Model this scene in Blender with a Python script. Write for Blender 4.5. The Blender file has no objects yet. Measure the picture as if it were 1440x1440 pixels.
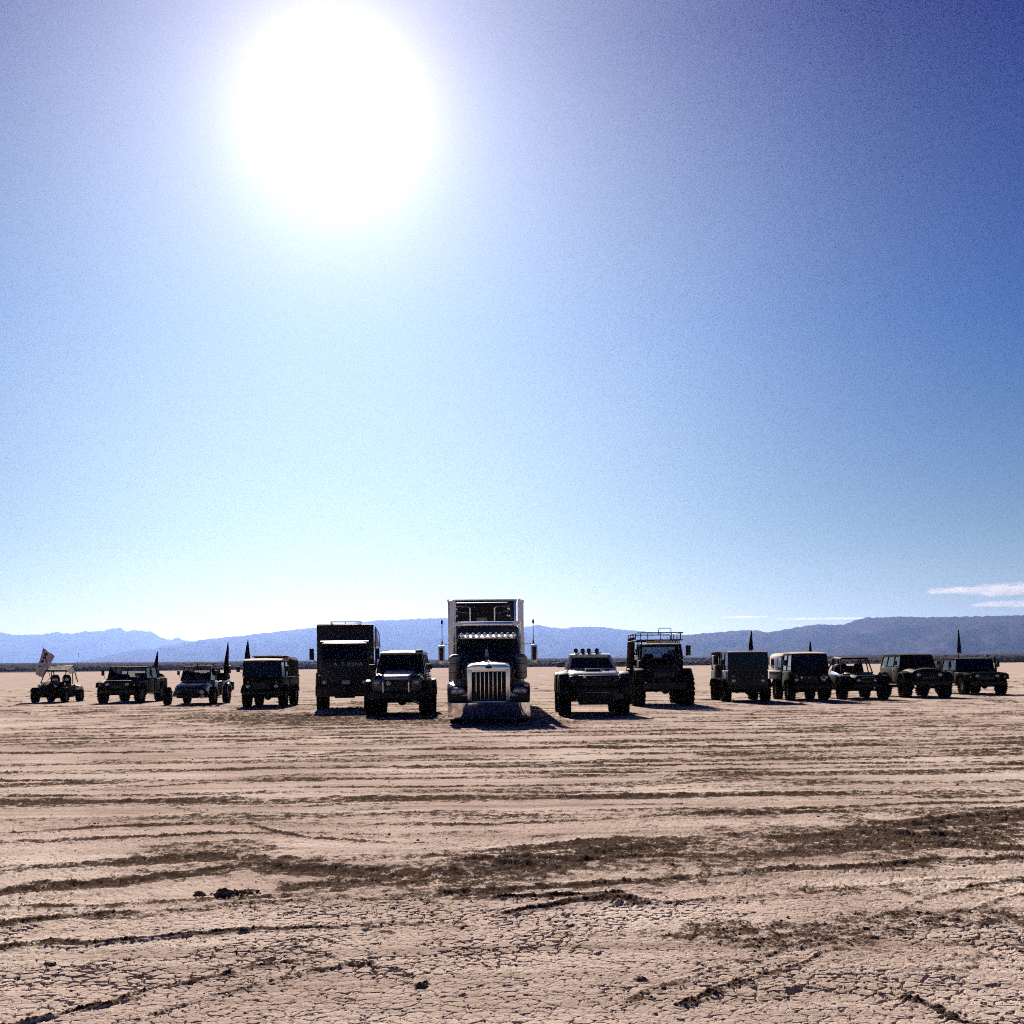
import bpy, bmesh, math, random
import numpy as np
from mathutils import Matrix, Vector

S = bpy.context.scene
COL = S.collection
R = math.radians

# ------------------------------------------------------------------ camera
F, EYE, PX, PY, ROLL = 1650.0, 1.75, 720.0, 934.5, 0.0098
cam_data = bpy.data.cameras.new('camera')
cam_data.sensor_width = 36.0
cam_data.lens = F / 1440 * 36
cam_data.shift_y = (PY - 720) / 1440
cam_data.clip_start = 0.1
cam_data.clip_end = 120000
cam = bpy.data.objects.new('camera', cam_data)
COL.objects.link(cam)
cam.matrix_world = (Matrix.Translation((0, 0, EYE)) @ Matrix.Rotation(R(90), 4, 'X') @ Matrix.Rotation(-ROLL, 4, 'Z'))
S.camera = cam


def ray(x, y):
    """photo pixel -> (X/Y, Z slope) of its line of sight"""
    dx, dy = x - PX, y - PY
    u = dx * math.cos(ROLL) - dy * math.sin(ROLL)
    v = dy * math.cos(ROLL) + dx * math.sin(ROLL)
    return u / F, -v / F


def on_ground(x, y):
    u, w = ray(x, y)
    Y = EYE / max(-w, 1e-5)
    return u * Y, Y


# ------------------------------------------------------------------ sky, sun, exposure
S.view_settings.view_transform = 'Standard'
S.view_settings.look = 'None'
S.view_settings.exposure = 1.02
S.view_settings.gamma = 1.0
su, sw = ray(470, 150)
SUN = Vector((su, 1, sw)).normalized()
SUN_EL = math.asin(SUN.z)
SUN_AZ = math.atan2(SUN.x, SUN.y)

world = bpy.data.worlds.new('World')
S.world = world
world.use_nodes = True
wn, wl = world.node_tree.nodes, world.node_tree.links
wn.clear()


def wnode(t, **kw):
    n = wn.new(t)
    for k, v in kw.items():
        setattr(n, k, v)
    return n


def wmath(op, a, b=None, c=None):
    n = wnode('ShaderNodeMath', operation=op)
    for i, v in enumerate((a, b, c)):
        if v is None:
            continue
        if isinstance(v, (int, float)):
            n.inputs[i].default_value = v
        else:
            wl.new(v, n.inputs[i])
    return n.outputs[0]


def wmix(a, b, fac, mode='MIX'):
    n = wnode('ShaderNodeMix', data_type='RGBA', blend_type=mode)
    n.clamp_factor = False
    for i, v in ((0, fac), (6, a), (7, b)):
        if isinstance(v, (int, float)):
            n.inputs[i].default_value = v
        elif isinstance(v, tuple):
            n.inputs[i].default_value = (*v, 1)
        else:
            wl.new(v, n.inputs[i])
    return n.outputs[2]


sky = wnode('ShaderNodeTexSky', sky_type='NISHITA')
sky.sun_disc = False
sky.sun_elevation = SUN_EL
sky.sun_rotation = SUN_AZ
sky.altitude = 600
sky.air_density = 1.0
sky.dust_density = 0.6
sky.ozone_density = 2.5
tc = wnode('ShaderNodeTexCoord')
dotn = wnode('ShaderNodeVectorMath', operation='DOT_PRODUCT')
nrm = wnode('ShaderNodeVectorMath', operation='NORMALIZE')
wl.new(tc.outputs['Generated'], nrm.inputs[0])
wl.new(nrm.outputs[0], dotn.inputs[0])
dotn.inputs[1].default_value = SUN
theta = wmath('MULTIPLY', wmath('ARCCOSINE', wmath('MINIMUM', dotn.outputs['Value'], 0.999999)), 180 / math.pi)
sep = wnode('ShaderNodeSeparateXYZ')
wl.new(nrm.outputs[0], sep.inputs[0])


def falloff(sigma, power):      # exp(-(theta/sigma)^power)
    return wmath('EXPONENT', wmath('MULTIPLY', wmath('POWER', wmath('DIVIDE', theta, sigma), power), -1))


# deeper, more saturated blue away from the sun: clear dry desert air seen on slide film
tint = wnode('ShaderNodeValToRGB')
te = tint.color_ramp.elements
while len(te) < 5:
    te.new(0.5)
for e, (p, c) in zip(te, [(0.0, (0.60, 0.62, 0.66)), (0.11, (0.33, 0.43, 0.52)), (0.27, (0.07, 0.23, 0.55)), (0.47, (0.0, 0.03, 0.36)), (1.0, (0.03, 0.035, 0.20))]):
    e.position = p
    e.color = (*c, 1)
wl.new(sep.outputs['Z'], tint.inputs[0])
base = wmix(wmix(sky.outputs[0], tint.outputs[0], 1.0, 'MULTIPLY'), (0.085, 0.085, 0.085), 1.0, 'MULTIPLY')
# the sun's aureole in the dusty air: a blown-out core inside a wide pale skirt
core = wmath('MULTIPLY', falloff(2.5, 1.0), 2.5)
inner = wmath('MULTIPLY', falloff(14.0, 2.3), 0.46)
low = wnode('ShaderNodeValToRGB')       # the dust lies low: the outer skirt is widest near the horizon
le = low.color_ramp.elements
le.new(0.5)
le.new(0.5)
for e, (p, c) in zip(le, [(0.0, 1.0), (0.12, 0.70), (0.28, 0.36), (0.47, 0.06)]):
    e.position = p
    e.color = (c, c, c, 1)
wl.new(sep.outputs['Z'], low.inputs[0])
wide = wmath('MULTIPLY', wmath('MULTIPLY', falloff(23.5, 3.4), 0.58), low.outputs[0])
g1 = wmix((0, 0, 0), (1.0, 0.90, 0.84), core)
g2 = wmix((0, 0, 0), (0.89, 0.95, 0.94), inner)
g3 = wmix((0, 0, 0), (0.90, 0.97, 0.52), wide)
tot = wmix(wmix(wmix(base, g1, 1.0, 'ADD'), g2, 1.0, 'ADD'), g3, 1.0, 'ADD')
bg = wnode('ShaderNodeBackground')
wl.new(tot, bg.inputs[0])
bg.inputs[1].default_value = 0.515
wo = wnode('ShaderNodeOutputWorld')
wl.new(bg.outputs[0], wo.inputs[0])

sun_data = bpy.data.lights.new('sun', 'SUN')
sun_data.energy = 5.0
sun_data.angle = R(0.53)
sun_data.color = (1.0, 0.87, 0.74)
sun = bpy.data.objects.new('sun', sun_data)
COL.objects.link(sun)
sun.matrix_world = Matrix.Translation((0, 0, 50)) @ SUN.to_track_quat('Z', 'Y').to_matrix().to_4x4()

S.cycles.use_denoising = False       # the grain left in the haze stands for the film's own
S.cycles.use_adaptive_sampling = True
S.cycles.adaptive_threshold = 0.045
S.cycles.adaptive_min_samples = 90
S.cycles.sample_clamp_direct = 1.5
S.cycles.sample_clamp_indirect = 1.5
S.cycles.filter_width = 1.1
S.cycles.max_bounces = 5
S.cycles.diffuse_bounces = 2
S.cycles.glossy_bounces = 3
S.cycles.transmission_bounces = 4
S.cycles.volume_bounces = 0
S.cycles.transparent_max_bounces = 8
S.cycles.caustics_reflective = False
S.cycles.caustics_refractive = False


# ------------------------------------------------------------------ small helpers
def tag(o, label=None, cat=None, group=None, kind=None):
    if label:
        o['label'] = label
    if cat:
        o['category'] = cat
    if group:
        o['group'] = group
    if kind:
        o['kind'] = kind
    return o


def mat(name, color, rough=0.6, metal=0.0, coat=0.0, bump=0.0, bscale=20.0, mottle=0.15, dust=0.0, spec=0.5, coat_rough=0.08):
    m = bpy.data.materials.new(name)
    m.use_nodes = True
    n, l = m.node_tree.nodes, m.node_tree.links
    b = n['Principled BSDF']
    b.inputs['Roughness'].default_value = rough
    b.inputs['Metallic'].default_value = metal
    b.inputs['Coat Weight'].default_value = coat
    b.inputs['Coat Roughness'].default_value = coat_rough
    b.inputs['Specular IOR Level'].default_value = spec
    t = n.new('ShaderNodeTexCoord')
    no = n.new('ShaderNodeTexNoise')
    no.inputs['Scale'].default_value = bscale
    no.inputs['Detail'].default_value = 6
    l.new(t.outputs['Object'], no.inputs['Vector'])
    ra = n.new('ShaderNodeValToRGB')
    ra.color_ramp.elements[0].position = 0.3
    ra.color_ramp.elements[1].position = 0.7
    c = Vector(color)
    ra.color_ramp.elements[0].color = (*(c * (1 - mottle)), 1)
    ra.color_ramp.elements[1].color = (*(c * (1 + mottle)), 1)
    l.new(no.outputs['Fac'], ra.inputs['Fac'])
    out = ra.outputs['Color']
    if dust > 0:        # pale playa dust caught low on the bodywork and in patches
        n2 = n.new('ShaderNodeTexNoise')
        n2.inputs['Scale'].default_value = 3.0
        n2.inputs['Detail'].default_value = 8
        l.new(t.outputs['Object'], n2.inputs['Vector'])
        mr = n.new('ShaderNodeMapRange')
        mr.inputs['From Min'].default_value = 0.45
        mr.inputs['From Max'].default_value = 0.75
        mr.inputs['To Max'].default_value = dust
        l.new(n2.outputs['Fac'], mr.inputs['Value'])
        mx = n.new('ShaderNodeMix')
        mx.data_type = 'RGBA'
        l.new(mr.outputs[0], mx.inputs[0])
        l.new(out, mx.inputs[6])
        mx.inputs[7].default_value = (0.20, 0.16, 0.125, 1)
        out = mx.outputs[2]
    l.new(out, b.inputs['Base Color'])
    if bump > 0:
        bu = n.new('ShaderNodeBump')
        bu.inputs['Strength'].default_value = bump
        bu.inputs['Distance'].default_value = 0.01
        l.new(no.outputs['Fac'], bu.inputs['Height'])
        l.new(bu.outputs[0], b.inputs['Normal'])
    return m


# ------------------------------------------------------------------ numpy noise
_rng = np.random.RandomState(7)
_perm = _rng.permutation(4096)
_grad = _rng.rand(4096) * 2 * np.pi
_gx, _gy = np.cos(_grad), np.sin(_grad)


def _h(ix, iy, s):
    return _perm[(_perm[(ix + s * 131) & 4095] + iy) & 4095]


def perlin(x, y, seed=0):
    ix, iy = np.floor(x).astype(np.int64), np.floor(y).astype(np.int64)
    fx, fy = x - ix, y - iy
    u, v = fx * fx * fx * (fx * (fx * 6 - 15) + 10), fy * fy * fy * (fy * (fy * 6 - 15) + 10)

    def g(ax, ay):
        k = _h(ix + ax, iy + ay, seed)
        return _gx[k] * (fx - ax) + _gy[k] * (fy - ay)
    a = g(0, 0) * (1 - u) + g(1, 0) * u
    b = g(0, 1) * (1 - u) + g(1, 1) * u
    return (a * (1 - v) + b * v) * 1.5


def fbm(x, y, octaves=4, seed=0, gain=0.5):
    t, a = np.zeros_like(x), 1.0
    for o in range(octaves):
        t += a * perlin(x, y, seed + o * 17)
        x, y, a = x * 2.03 + 13.7, y * 2.03 + 7.1, a * gain
    return t


def worley_edge(x, y, seed=0):
    """approximate distance to the nearest voronoi border"""
    ix, iy = np.floor(x).astype(np.int64), np.floor(y).astype(np.int64)
    f1 = np.full(x.shape, 9.0)
    f2 = np.full(x.shape, 9.0)
    for ax in (-1, 0, 1):
        for ay in (-1, 0, 1):
            k = _h(ix + ax, iy + ay, seed)
            k2 = _perm[(k + 77) & 4095]
            d = np.hypot(ix + ax + k / 4096.0 - x, iy + ay + k2 / 4096.0 - y)
            lo = np.minimum(f1, d)
            f2 = np.minimum(f2, np.maximum(f1, d))
            f1 = lo
    return f2 - f1


def smooth(e0, e1, x):
    t = np.clip((x - e0) / (e1 - e0), 0, 1)
    return t * t * (3 - 2 * t)


def grid_mesh(name, P, closed=False):
    """P: (rows, cols, 3) -> quad mesh"""
    nr, nc, _ = P.shape
    me = bpy.data.meshes.new(name)
    idx = np.arange(nr * nc, dtype=np.int32).reshape(nr, nc)
    if closed:
        nx = np.roll(idx, -1, axis=1)
        a, b, c, d = idx[:-1], nx[:-1], nx[1:], idx[1:]
    else:
        a, b, c, d = idx[:-1, :-1], idx[:-1, 1:], idx[1:, 1:], idx[1:, :-1]
    q = np.stack([a, b, c, d], -1).reshape(-1, 4)
    me.vertices.add(nr * nc)
    me.vertices.foreach_set('co', P.reshape(-1).astype(np.float32))
    me.loops.add(q.size)
    me.loops.foreach_set('vertex_index', q.reshape(-1).astype(np.int32))
    me.polygons.add(len(q))
    me.polygons.foreach_set('loop_start', np.arange(0, q.size, 4, dtype=np.int32))
    me.update(calc_edges=True)
    me.shade_smooth()
    return me


def link(name, me, m=None, parent=None):
    o = bpy.data.objects.new(name, me)
    COL.objects.link(o)
    if m is not None:
        me.materials.append(m)
    if parent is not None:
        o.parent = parent
    return o


# ------------------------------------------------------------------ the playa
def polyline(pts, step=0.35):
    out = []
    for (a, b) in zip(pts[:-1], pts[1:]):
        n = max(2, int(8))
        for i in range(n):
            t = i / n
            out.append((a[0] + (b[0] - a[0]) * t, a[1] + (b[1] - a[1]) * t))
    out.append(pts[-1])
    return out


# churned tracks read off the photograph: (pixel polyline, half width in m, strength)
TRACKS_PX = [
    ([(-60, 1262), (0, 1256), (70, 1248), (180, 1240), (350, 1222), (500, 1226), (720, 1208), (900, 1196), (1100, 1172), (1300, 1160), (1520, 1150)], 0.20, 1.0),
    ([(-60, 1230), (0, 1224), (120, 1216), (280, 1208), (430, 1212), (620, 1204), (760, 1192), (1000, 1178), (1200, 1166), (1520, 1138)], 0.22, 0.9),
    ([(420, 1225), (560, 1232), (700, 1228), (860, 1205), (1100, 1192), (1300, 1182), (1520, 1176)], 0.30, 0.85),
    ([(430, 1246), (600, 1238), (720, 1222), (860, 1206)], 0.30, 0.6),
    ([(-60, 1308), (0, 1301), (110, 1290), (190, 1291), (300, 1277), (430, 1266), (560, 1262), (720, 1253), (860, 1244), (1000, 1232), (1110, 1222), (1230, 1220), (1310, 1210), (1520, 1204)], 0.10, 1.0),
    ([(-60, 1276), (60, 1276), (160, 1272), (320, 1266), (470, 1254)], 0.07, 0.5),
    ([(0, 1338), (60, 1330), (180, 1325), (260, 1314), (330, 1309), (460, 1303), (560, 1297), (640, 1300)], 0.06, 0.8),
    ([(720, 1286), (800, 1270), (880, 1266), (940, 1270), (1040, 1262), (1160, 1254), (1260, 1246), (1330, 1240), (1430, 1238), (1520, 1232)], 0.085, 1.0),
    ([(700, 1262), (800, 1262), (870, 1258), (900, 1272)], 0.08, 0.9),
    ([(880, 1408), (960, 1382), (1060, 1348), (1150, 1322), (1250, 1284), (1340, 1258), (1500, 1226)], 0.035, 0.85),
    ([(960, 1412), (1060, 1378), (1180, 1336), (1300, 1300), (1400, 1268), (1520, 1240)], 0.03, 0.6),
    ([(-40, 1452), (60, 1430), (150, 1411), (250, 1383), (350, 1360), (470, 1345)], 0.035, 0.8),
    ([(180, 1438), (300, 1400), (400, 1372), (520, 1352)], 0.025, 0.55),
    ([(1270, 1408), (1310, 1420), (1350, 1436), (1400, 1446)], 0.05, 0.7),
    ([(-60, 1176), (0, 1171), (140, 1164), (260, 1160), (430, 1158), (600, 1160), (700, 1160), (860, 1152), (1000, 1143), (1150, 1137), (1300, 1131), (1520, 1126)], 0.11, 0.75),
    ([(-60, 1188), (0, 1184), (160, 1179), (300, 1173), (430, 1170), (560, 1175), (700, 1170)], 0.10, 0.7),
    ([(240, 1133), (290, 1144), (340, 1156), (390, 1170), (430, 1178), (520, 1184), (640, 1187)], 0.06, 0.8),
    ([(430, 1130), (640, 1127), (800, 1122), (1000, 1116), (1250, 1108), (1520, 1100)], 0.08, 0.45),
    ([(-60, 1089), (0, 1087), (120, 1089), (260, 1084), (400, 1081), (600, 1078), (900, 1072), (1200, 1066), (1520, 1060)], 0.20, 1.0),
    ([(-60, 1101), (0, 1099), (160, 1098), (300, 1098), (420, 1090), (700, 1088), (940, 1086), (1150, 1080), (1300, 1078), (1520, 1072)], 0.20, 0.95),
    ([(-60, 1108), (60, 1107), (220, 1106), (320, 1099)], 0.12, 0.7),
    ([(780, 1046), (1000, 1041), (1200, 1043), (1520, 1036)], 0.40, 0.65),
    ([(820, 1052), (1010, 1050), (1200, 1049), (1520, 1044)], 0.35, 0.7),
    ([(1000, 1061), (1250, 1058), (1520, 1052)], 0.35, 0.65),
    ([(700, 1030), (960, 1030), (1200, 1026), (1520, 1022)], 0.3, 0.4),
    ([(640, 1212), (740, 1208), (820, 1212), (940, 1206), (1060, 1204), (1180, 1196), (1320, 1190), (1440, 1193)], 0.16, 0.95),
    ([(1120, 1180), (1240, 1174), (1300, 1178), (1440, 1168)], 0.25, 0.9),
    ([(1180, 1172), (1280, 1166), (1350, 1150), (1520, 1140)], 0.12, 0.8),
    ([(1255, 1222), (1290, 1206), (1330, 1216), (1400, 1212)], 0.12, 0.9),
    ([(1380, 1212), (1440, 1206), (1520, 1200)], 0.1, 0.8),
]
BLOBS_PX = [(335, 1256, 0.16, 0.9), (540, 1310, 0.14, 0.45), (797, 1302, 0.07, 0.8), (590, 1388, 0.05, 1.0), (165, 1276, 0.13, 0.6),
            (1130, 1308, 0.20, 0.55), (1140, 1296, 0.18, 0.4), (70, 1355, 0.03, 0.8), (900, 1378, 0.05, 0.8), (1060, 1345, 0.3, 0.3),
            (600, 1238, 0.9, 0.55), (700, 1222, 1.3, 0.65), (640, 1255, 0.5, 0.45), (900, 1212, 1.3, 0.5), (1150, 1180, 1.5, 0.55), (1350, 1165, 1.6, 0.6), (520, 1245, 0.6, 0.35), (250, 1225, 0.7, 0.35), (1280, 1210, 0.7, 0.5),
            (560, 1013, 4.5, 0.62), (430, 1010, 5.0, 0.75), (330, 1008, 4.0, 0.62), (690, 1016, 4.0, 0.45), (900, 1022, 3.5, 0.22), (1000, 1352, 0.25, 0.25)]


def build_ground():
    rs = [0.0, 1.0, 2.2]
    r = 3.0
    while r < 5.2:
        rs.append(r)
        r += 0.03
    while r < 70:
        rs.append(r)
        r += max(0.006, r * r / (5200 if r < 9 else 3000))
    while r < 22000:
        rs.append(r)
        r *= 1.035
    rs.append(22000.0)
    rs = np.array(rs)
    fa = np.arange(-R(30), R(30), 0.00105)
    back = np.linspace(R(31), 2 * np.pi - R(31), 90)
    an = np.concatenate([fa, back[:-1]])
    rr, aa = np.meshgrid(rs, an, indexing='ij')
    X, Y = rr * np.sin(aa), rr * np.cos(aa)
    shp = X.shape
    x, y = X.ravel(), Y.ravel()
    d = np.hypot(x, y)
    fade = 1 - smooth(45, 90, d)
    Z = np.zeros_like(x)
    dist = np.zeros_like(x)          # how churned the crust is, with the painted vignette, 0..1
    near = (np.abs(np.arctan2(x, y)) < R(40)) & (d < 110) & (d > 2.9)
    xi, yi = x[near], y[near]
    # wobble so that no track is a clean ribbon
    wx = xi + 0.05 * fbm(xi * 1.3, yi * 1.3, 3, 5)
    wy = yi + 0.05 * fbm(xi * 2.1 + 9, yi * 2.1, 4, 9)
    D = np.zeros_like(xi)
    Hh = np.zeros_like(xi)

    def stroke(pts, hw, s, far=False):
        nonlocal D, Hh
        p = np.array(pts)
        lo, hi = p[:, 1].min() - 1.5, p[:, 1].max() + 1.5
        sel = np.where((yi > lo) & (yi < hi) & (xi > p[:, 0].min() - 2) & (xi < p[:, 0].max() + 2))[0]
        if not len(sel):
            return
        qx, qy = wx[sel], wy[sel]
        best = np.full(len(sel), 1e9)
        side = np.zeros(len(sel))
        for (a, b) in zip(p[:-1], p[1:]):
            ex, ey = b - a
            L2 = ex * ex + ey * ey + 1e-9
            t = np.clip(((qx - a[0]) * ex + (qy - a[1]) * ey) / L2, 0, 1)
            dx, dy = qx - (a[0] + t * ex), qy - (a[1] + t * ey)
            dd = np.hypot(dx, dy)
            m = dd < best
            best[m] = dd[m]
        wmod = 1 + 0.55 * perlin(qx * 0.9 + hw * 31, qy * 0.9, 3) + 0.3 * perlin(qx * 4, qy * 4 + s * 11, 4)
        hwl = np.maximum(hw * wmod, 0.01)
        gate = np.clip(0.72 + 1.3 * perlin(qx * 0.35 + s * 7, qy * 0.35 + hw * 50, 11), 0.25 if far else 0.45, 1)
        k = (1 - smooth(hwl * 0.65, hwl * 1.5 + 0.012, best)) * min(1.0, s * 1.25) * gate
        D[sel] = np.maximum(D[sel], k)
        depth = min(0.017, 0.007 + hw * 0.06)
        rut = -depth * np.exp(-(best / (hwl * 0.7)) ** 2) * s * gate
        berm = depth * 0.9 * np.exp(-((best - hwl * 1.3) / (hwl * 0.45)) ** 2) * s * gate
        Hh[sel] += rut + berm

    for pts, hw, s in TRACKS_PX:
        stroke([on_ground(*q) for q in polyline(pts)], hw, s)
    # far wheel tracks crossing the lake bed, two ruts each
    rnd = random.Random(12)
    for i in range(24):
        y0 = 13.5 + (i / 24) ** 1.25 * 44 + rnd.uniform(-0.5, 0.5)
        sl = rnd.choice((-0.09, -0.02, 0, 0.03, 0.06, 0.12)) + rnd.uniform(-0.02, 0.02)
        if y0 < 20:
            sl = rnd.uniform(0.0, 0.10)
        bend = rnd.uniform(-0.0012, 0.0012)
        x0, x1 = -0.6 * y0, 0.6 * y0
        if rnd.random() < 0.45:
            if rnd.random() < 0.5:
                x1 = rnd.uniform(-0.2, 0.3) * y0
            else:
                x0 = rnd.uniform(-0.3, 0.2) * y0
        for off in (0, rnd.uniform(1.5, 1.9)):
            pts = []
            for k in range(15):
                xx = x0 + (x1 - x0) * k / 14
                pts.append((xx, y0 + off + sl * xx + bend * xx * xx))
            stroke(pts, rnd.uniform(0.09, 0.20) * (1 + y0 / 50), rnd.uniform(0.4, 0.85), True)
    for bx, by, rad, s in BLOBS_PX:
        cx, cy = on_ground(bx, by)
        dd = np.hypot(wx - cx, (wy - cy) * (1.0 if rad > 1 else 1.1))
        e = fbm(xi * 1.3, yi * 1.3, 4, 21) * (0.6 if rad > 1 else 0.3)
        k = (1 - smooth(rad * 0.4, rad * 1.25, dd + e * rad)) * s
        D = np.maximum(D, k)
    # scattered churned scuffs
    sc = fbm(xi * 0.22 + 5, yi * 0.55, 4, 40)
    D = np.maximum(D, smooth(0.42, 0.8, sc) * 0.55)
    streak = fbm(xi * 0.10 + 3, yi * 0.9 - xi * 0.03, 4, 44)
    D = np.maximum(D, smooth(0.30, 0.85, streak) * 0.3)
    dash = fbm(xi * 0.30 + 1.7, (yi - 0.035 * xi) * 2.4, 4, 49, 0.6)
    D = np.maximum(D, smooth(0.28, 0.62, dash) * 0.75 * smooth(11, 16, yi) * smooth(-0.5, 0.2, fbm(xi * 0.08, yi * 0.15, 2, 52)))
    D = np.maximum(D, 0.30 * smooth(-0.15, 0.5, xi / yi) * smooth(-0.3, 0.5, fbm(xi * 0.4, yi * 0.8, 3, 47)))  # lens vignette painted in as darker, patchy soil towards the right
    rough = fbm(xi * 7, yi * 7, 4, 60, 0.6)
    clod = fbm(xi * 26, yi * 26, 3, 70, 0.8)
    D = np.clip(D * (1 + 0.45 * rough + 0.30 * clod), 0, 1)
    Hh += D * (0.009 * rough + 0.016 * np.abs(clod) + 0.004)
    # the crust itself: faint swells, crazed mud plates
    Hh += 0.010 * fbm(xi * 0.5, yi * 0.5, 3, 80) + 0.0035 * fbm(xi * 5, yi * 5, 4, 90) * (1 - 0.5 * D)
    nc = yi < 16
    cx_, cy_ = xi[nc], yi[nc]
    wxx = cx_ + 0.035 * fbm(cx_ * 9, cy_ * 9, 3, 100)
    wyy = cy_ + 0.035 * fbm(cx_ * 9 + 5, cy_ * 9, 3, 101)
    zone = (1 - 0.75 * smooth(7.2, 9.5, cy_)) * smooth(-0.15, 0.45, fbm(cx_ * 0.75 + 2.3, cy_ * 0.9 + 1.1, 3, 110))
    e1 = worley_edge(wxx * 11.0, wyy * 11.0, 3) / 11.0
    e2 = worley_edge(wxx * 17, wyy * 17, 8) / 17
    open_ = np.clip(0.8 + 0.5 * perlin(cx_ * 5, cy_ * 5, 130), 0.35, 1.2)
    cw = (0.0035 + 0.008 * zone) * open_
    c1 = 1 - smooth(cw * 0.55, cw + 0.004, e1)
    c2 = (1 - smooth(0.001, 0.007, e2)) * np.clip(perlin(cx_ * 3, cy_ * 3, 140) + 0.1, 0, 1)
    und = 1 - 0.85 * np.clip(D[nc] * 1.4, 0, 1)
    ck = (1.9 * c1 * (0.30 + 0.70 * zone) * open_ + 0.2 * c2)
    curl = 0.006 * np.exp(-e1 / 0.012) * zone
    Hh[nc] += (-0.030 * ck + curl) * und * (1 - smooth(12, 16, cy_))
    Z[near] = Hh * (1 - smooth(60, 100, d[near]))
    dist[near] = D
    P = np.stack([x, y, Z], -1).reshape(*shp, 3)
    me = grid_mesh('playa', P, closed=True)
    at = me.attributes.new('churn_and_vignette', 'FLOAT', 'POINT')
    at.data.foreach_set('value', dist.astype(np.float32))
    return me


def ground_material():
    m = bpy.data.materials.new('playa_mud')
    m.use_nodes = True
    n, l = m.node_tree.nodes, m.node_tree.links
    b = n['Principled BSDF']
    b.inputs['Roughness'].default_value = 1.0
    b.inputs['Specular IOR Level'].default_value = 0.0
    g = n.new('ShaderNodeNewGeometry')
    pos = g.outputs['Position']

    def noise(scale, detail=6, vec=pos, rough=0.55):
        k = n.new('ShaderNodeTexNoise')
        k.inputs['Scale'].default_value = scale
        k.inputs['Detail'].default_value = detail
        k.inputs['Roughness'].default_value = rough
        l.new(vec, k.inputs['Vector'])
        return k.outputs['Fac']

    def ramp(v, stops):
        k = n.new('ShaderNodeValToRGB')
        el = k.color_ramp.elements
        while len(el) < len(stops):
            el.new(0.5)
        for e, (p, c) in zip(el, stops):
            e.position = p
            e.color = (*c, 1)
        l.new(v, k.inputs['Fac'])
        return k.outputs['Color']

    def mix(f, a, c, mode='MIX'):
        k = n.new('ShaderNodeMix')
        k.data_type = 'RGBA'
        k.blend_type = mode
        for i, v in ((0, f), (6, a), (7, c)):
            if isinstance(v, (int, float)):
                k.inputs[i].default_value = v
            elif isinstance(v, tuple):
                k.inputs[i].default_value = (*v, 1)
            else:
                l.new(v, k.inputs[i])
        return k.outputs[2]

    def math_(op, a, c):
        k = n.new('ShaderNodeMath')
        k.operation = op
        for i, v in enumerate((a, c)):
            if isinstance(v, (int, float)):
                k.inputs[i].default_value = v
            else:
                l.new(v, k.inputs[i])
        return k.outputs[0]

    crust = ramp(noise(0.35, 8), [(0.30, (0.40, 0.31, 0.265)), (0.48, (0.53, 0.435, 0.385)), (0.66, (0.64, 0.55, 0.49))])
    crust = mix(0.85, crust, ramp(noise(16.0, 10, rough=0.8), [(0.30, (0.45, 0.43, 0.41)), (0.48, (0.98, 0.98, 0.98)), (0.8, (1.15, 1.15, 1.15))]), 'MULTIPLY')
    # ochre stains
    crust = mix(math_('MULTIPLY', ramp(noise(0.9, 5), [(0.62, (0, 0, 0)), (0.78, (1, 1, 1))]), 0.35), crust, (0.36, 0.22, 0.13))
    # thin streaks of dust drawn out along the direction of travel
    mp = n.new('ShaderNodeMapping')
    mp.inputs['Scale'].default_value = (0.06, 1.0, 1.0)
    mp.inputs['Rotation'].default_value = (0, 0, R(-3))
    l.new(pos, mp.inputs['Vector'])
    st = ramp(noise(1.7, 8, mp.outputs[0], 0.7), [(0.36, (0.48, 0.44, 0.40)), (0.5, (1, 1, 1)), (0.7, (1.1, 1.1, 1.1))])
    crust = mix(0.7, crust, st, 'MULTIPLY')
    churned = ramp(noise(14.0, 8, rough=0.75), [(0.3, (0.026, 0.018, 0.014)), (0.5, (0.062, 0.043, 0.034)), (0.72, (0.24, 0.175, 0.14))])
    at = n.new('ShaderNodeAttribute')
    at.attribute_name = 'churn_and_vignette'
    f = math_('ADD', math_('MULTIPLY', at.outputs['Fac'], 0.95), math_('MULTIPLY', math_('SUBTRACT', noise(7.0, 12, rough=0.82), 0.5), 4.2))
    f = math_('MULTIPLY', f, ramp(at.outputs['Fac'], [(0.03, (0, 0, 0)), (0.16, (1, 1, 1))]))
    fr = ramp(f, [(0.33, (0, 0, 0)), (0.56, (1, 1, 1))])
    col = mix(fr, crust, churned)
    # loose specks of darker soil
    vo = n.new('ShaderNodeTexVoronoi')
    vo.inputs['Scale'].default_value = 9.0
    l.new(pos, vo.inputs['Vector'])
    sp = math_('MULTIPLY', ramp(vo.outputs['Distance'], [(0.10, (1, 1, 1)), (0.17, (0, 0, 0))]), ramp(noise(1.1, 4), [(0.5, (0, 0, 0)), (0.62, (1, 1, 1))]))
    col = mix(math_('MULTIPLY', sp, 0.7), col, (0.10, 0.07, 0.055))
    l.new(col, b.inputs['Base Color'])
    # fine relief
    ve = n.new('ShaderNodeTexVoronoi')
    ve.feature = 'DISTANCE_TO_EDGE'
    ve.inputs['Scale'].default_value = 13.0
    wv = n.new('ShaderNodeVectorMath')
    wv.operation = 'ADD'
    nn = n.new('ShaderNodeTexNoise')
    nn.inputs['Scale'].default_value = 6.0
    l.new(pos, nn.inputs['Vector'])
    sc = n.new('ShaderNodeVectorMath')
    sc.operation = 'SCALE'
    sc.inputs['Scale'].default_value = 0.09
    l.new(nn.outputs['Color'], sc.inputs[0])
    l.new(pos, wv.inputs[0])
    l.new(sc.outputs[0], wv.inputs[1])
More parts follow.
